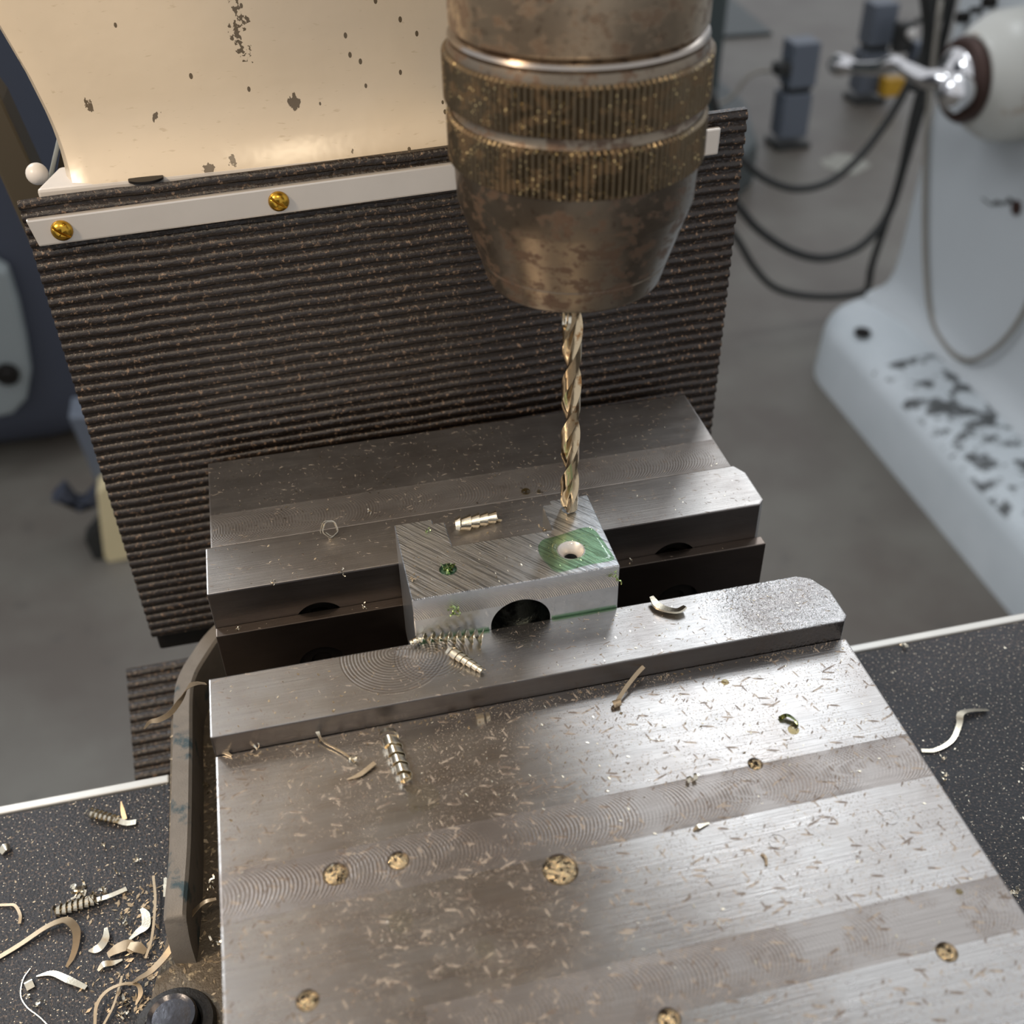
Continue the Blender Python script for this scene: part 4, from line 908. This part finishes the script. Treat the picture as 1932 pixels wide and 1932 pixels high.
P = hit(1745, 100, 1, 2840); build('plug', box(P.x-36, P.x+36, 2830, 2880, P.z-40, P.z+30), M['post'], t, bevel=8)
# pale spilled patch on the floor
tag(build('floor_stain', flat_blob(1490, 2500, 60, 70, -999.9, 1.2, 5), M['pebble']), 'pale spilled patch on the floor in front of the outlet post', 'floor stain')

# dark green machine behind the chuck on the right
gm = thing('dark_green_machine', (1250, 2850, -1000), 'dark green machine base partly hidden behind the chuck', 'machine')
e = hit(1371, 90, 1, 2700)
bm = bmesh.new(); R = [[(x, y, z) for x, y in rrect(300, e.x-2+off, 2700, 3400, 20)] for z, off in ((-900, -6), (-600, 0), (-200, 6), (100, 10))]
add_rings(bm, R); build('machine_body', bm, M['green_dark'], gm, smooth=0.6)
f1, f2 = hit(1345, 218, 2, -985), hit(1412, 150, 2, -985)
bm = prism([(300, 2250), (1060, 2300), (1200, 2450), (1290, 2750), (1290, 3400), (300, 3400)], -1000, -890); build('machine_foot', bm, M['green_dark'], gm, bevel=12)
pts = [hit(1366, -10, 2, -999), hit(1456, 66, 2, -999), hit(1360, 73, 2, -999), hit(1300, 60, 2, -999), hit(1300, -10, 2, -999)]
build('dark_floor_patch', prism([(p.x, p.y) for p in pts], -1000, -988), M['green_dark'], gm, bevel=2, label='flat dark patch on the floor')  # flat dark shape laid on the floor beside the machine foot

# dark blue machine at the left
bl = thing('dark_blue_machine', (-760, 1850, -1000), 'dark blue-grey rounded machine cabinet standing on the floor at left', 'machine')
bm = bmesh.new()
R = []
for z, d in ((-992, 90), (-975, 50), (-945, 20), (-900, 4), (-850, 0), (-100, 0), (400, 0)):
    R.append([(x, y, z) for x, y in rrect(-1500+d, -330-d*1.4, 1600+d, 2500-d, 120, 8)])
add_rings(bm, R); build('cabinet_body', bm, M['navy'], bl, smooth=0.8)
pts = [hit(u, v, 1, 1560) for u, v in ((-70, 480), (-30, 492), (12, 515), (33, 580), (48, 650), (57, 710), (50, 755), (25, 782), (-10, 790), (-70, 790))]
bm = bmesh.new(); add_rings(bm, [[tuple(p) for p in pts], [(p.x, p.y+38, p.z) for p in pts]]); pn = build('side_panel', bm, M['panel'], bl, bevel=8, label='pale grey rounded panel with a dark hole')
p = hit(14, 706, 1, 1556); build('panel_hole', lathe([(19, 1550), (19, 1562), (9, 1548)], (p.x, 0, p.z), 24, 'Y'), M['hole'], pn)
# bracket leg with cream shoe
lg = thing('cream_shod_leg', tuple(hit(215, 1080, 2, -1000)), 'grey support leg ending in a yellowed cream shoe left of the curtain', 'machine leg')
def slab(px, Y, d, name, mat, **k):
    P = [hit(u, v, 1, Y) for u, v in px]; bm = bmesh.new(); add_rings(bm, [[tuple(p) for p in P], [(p.x, p.y+d, p.z) for p in P]]); return build(name, bm, M[mat], lg, bevel=k.pop('bevel', 4), **k)
slab([(128, 788), (168, 786), (250, 965), (200, 960), (160, 860)], 1330, 60, 'leg_strut', 'post', label='blue-grey strut')
slab([(182, 930), (205, 912), (228, 945), (262, 1040), (240, 1058), (212, 1082), (196, 1050), (190, 1000)], 1290, 50, 'cream_shoe', 'cream2', label='yellowed cream shoe')
slab([(95, 948), (120, 922), (150, 960), (185, 920), (192, 960), (130, 955)], 1340, 30, 'dark_pedal', 'navy')
slab([(160, 1020), (190, 985), (215, 1085), (265, 1045), (270, 1065), (215, 1102), (180, 1060)], 1300, 30, 'dark_pad', 'black', bevel=0)
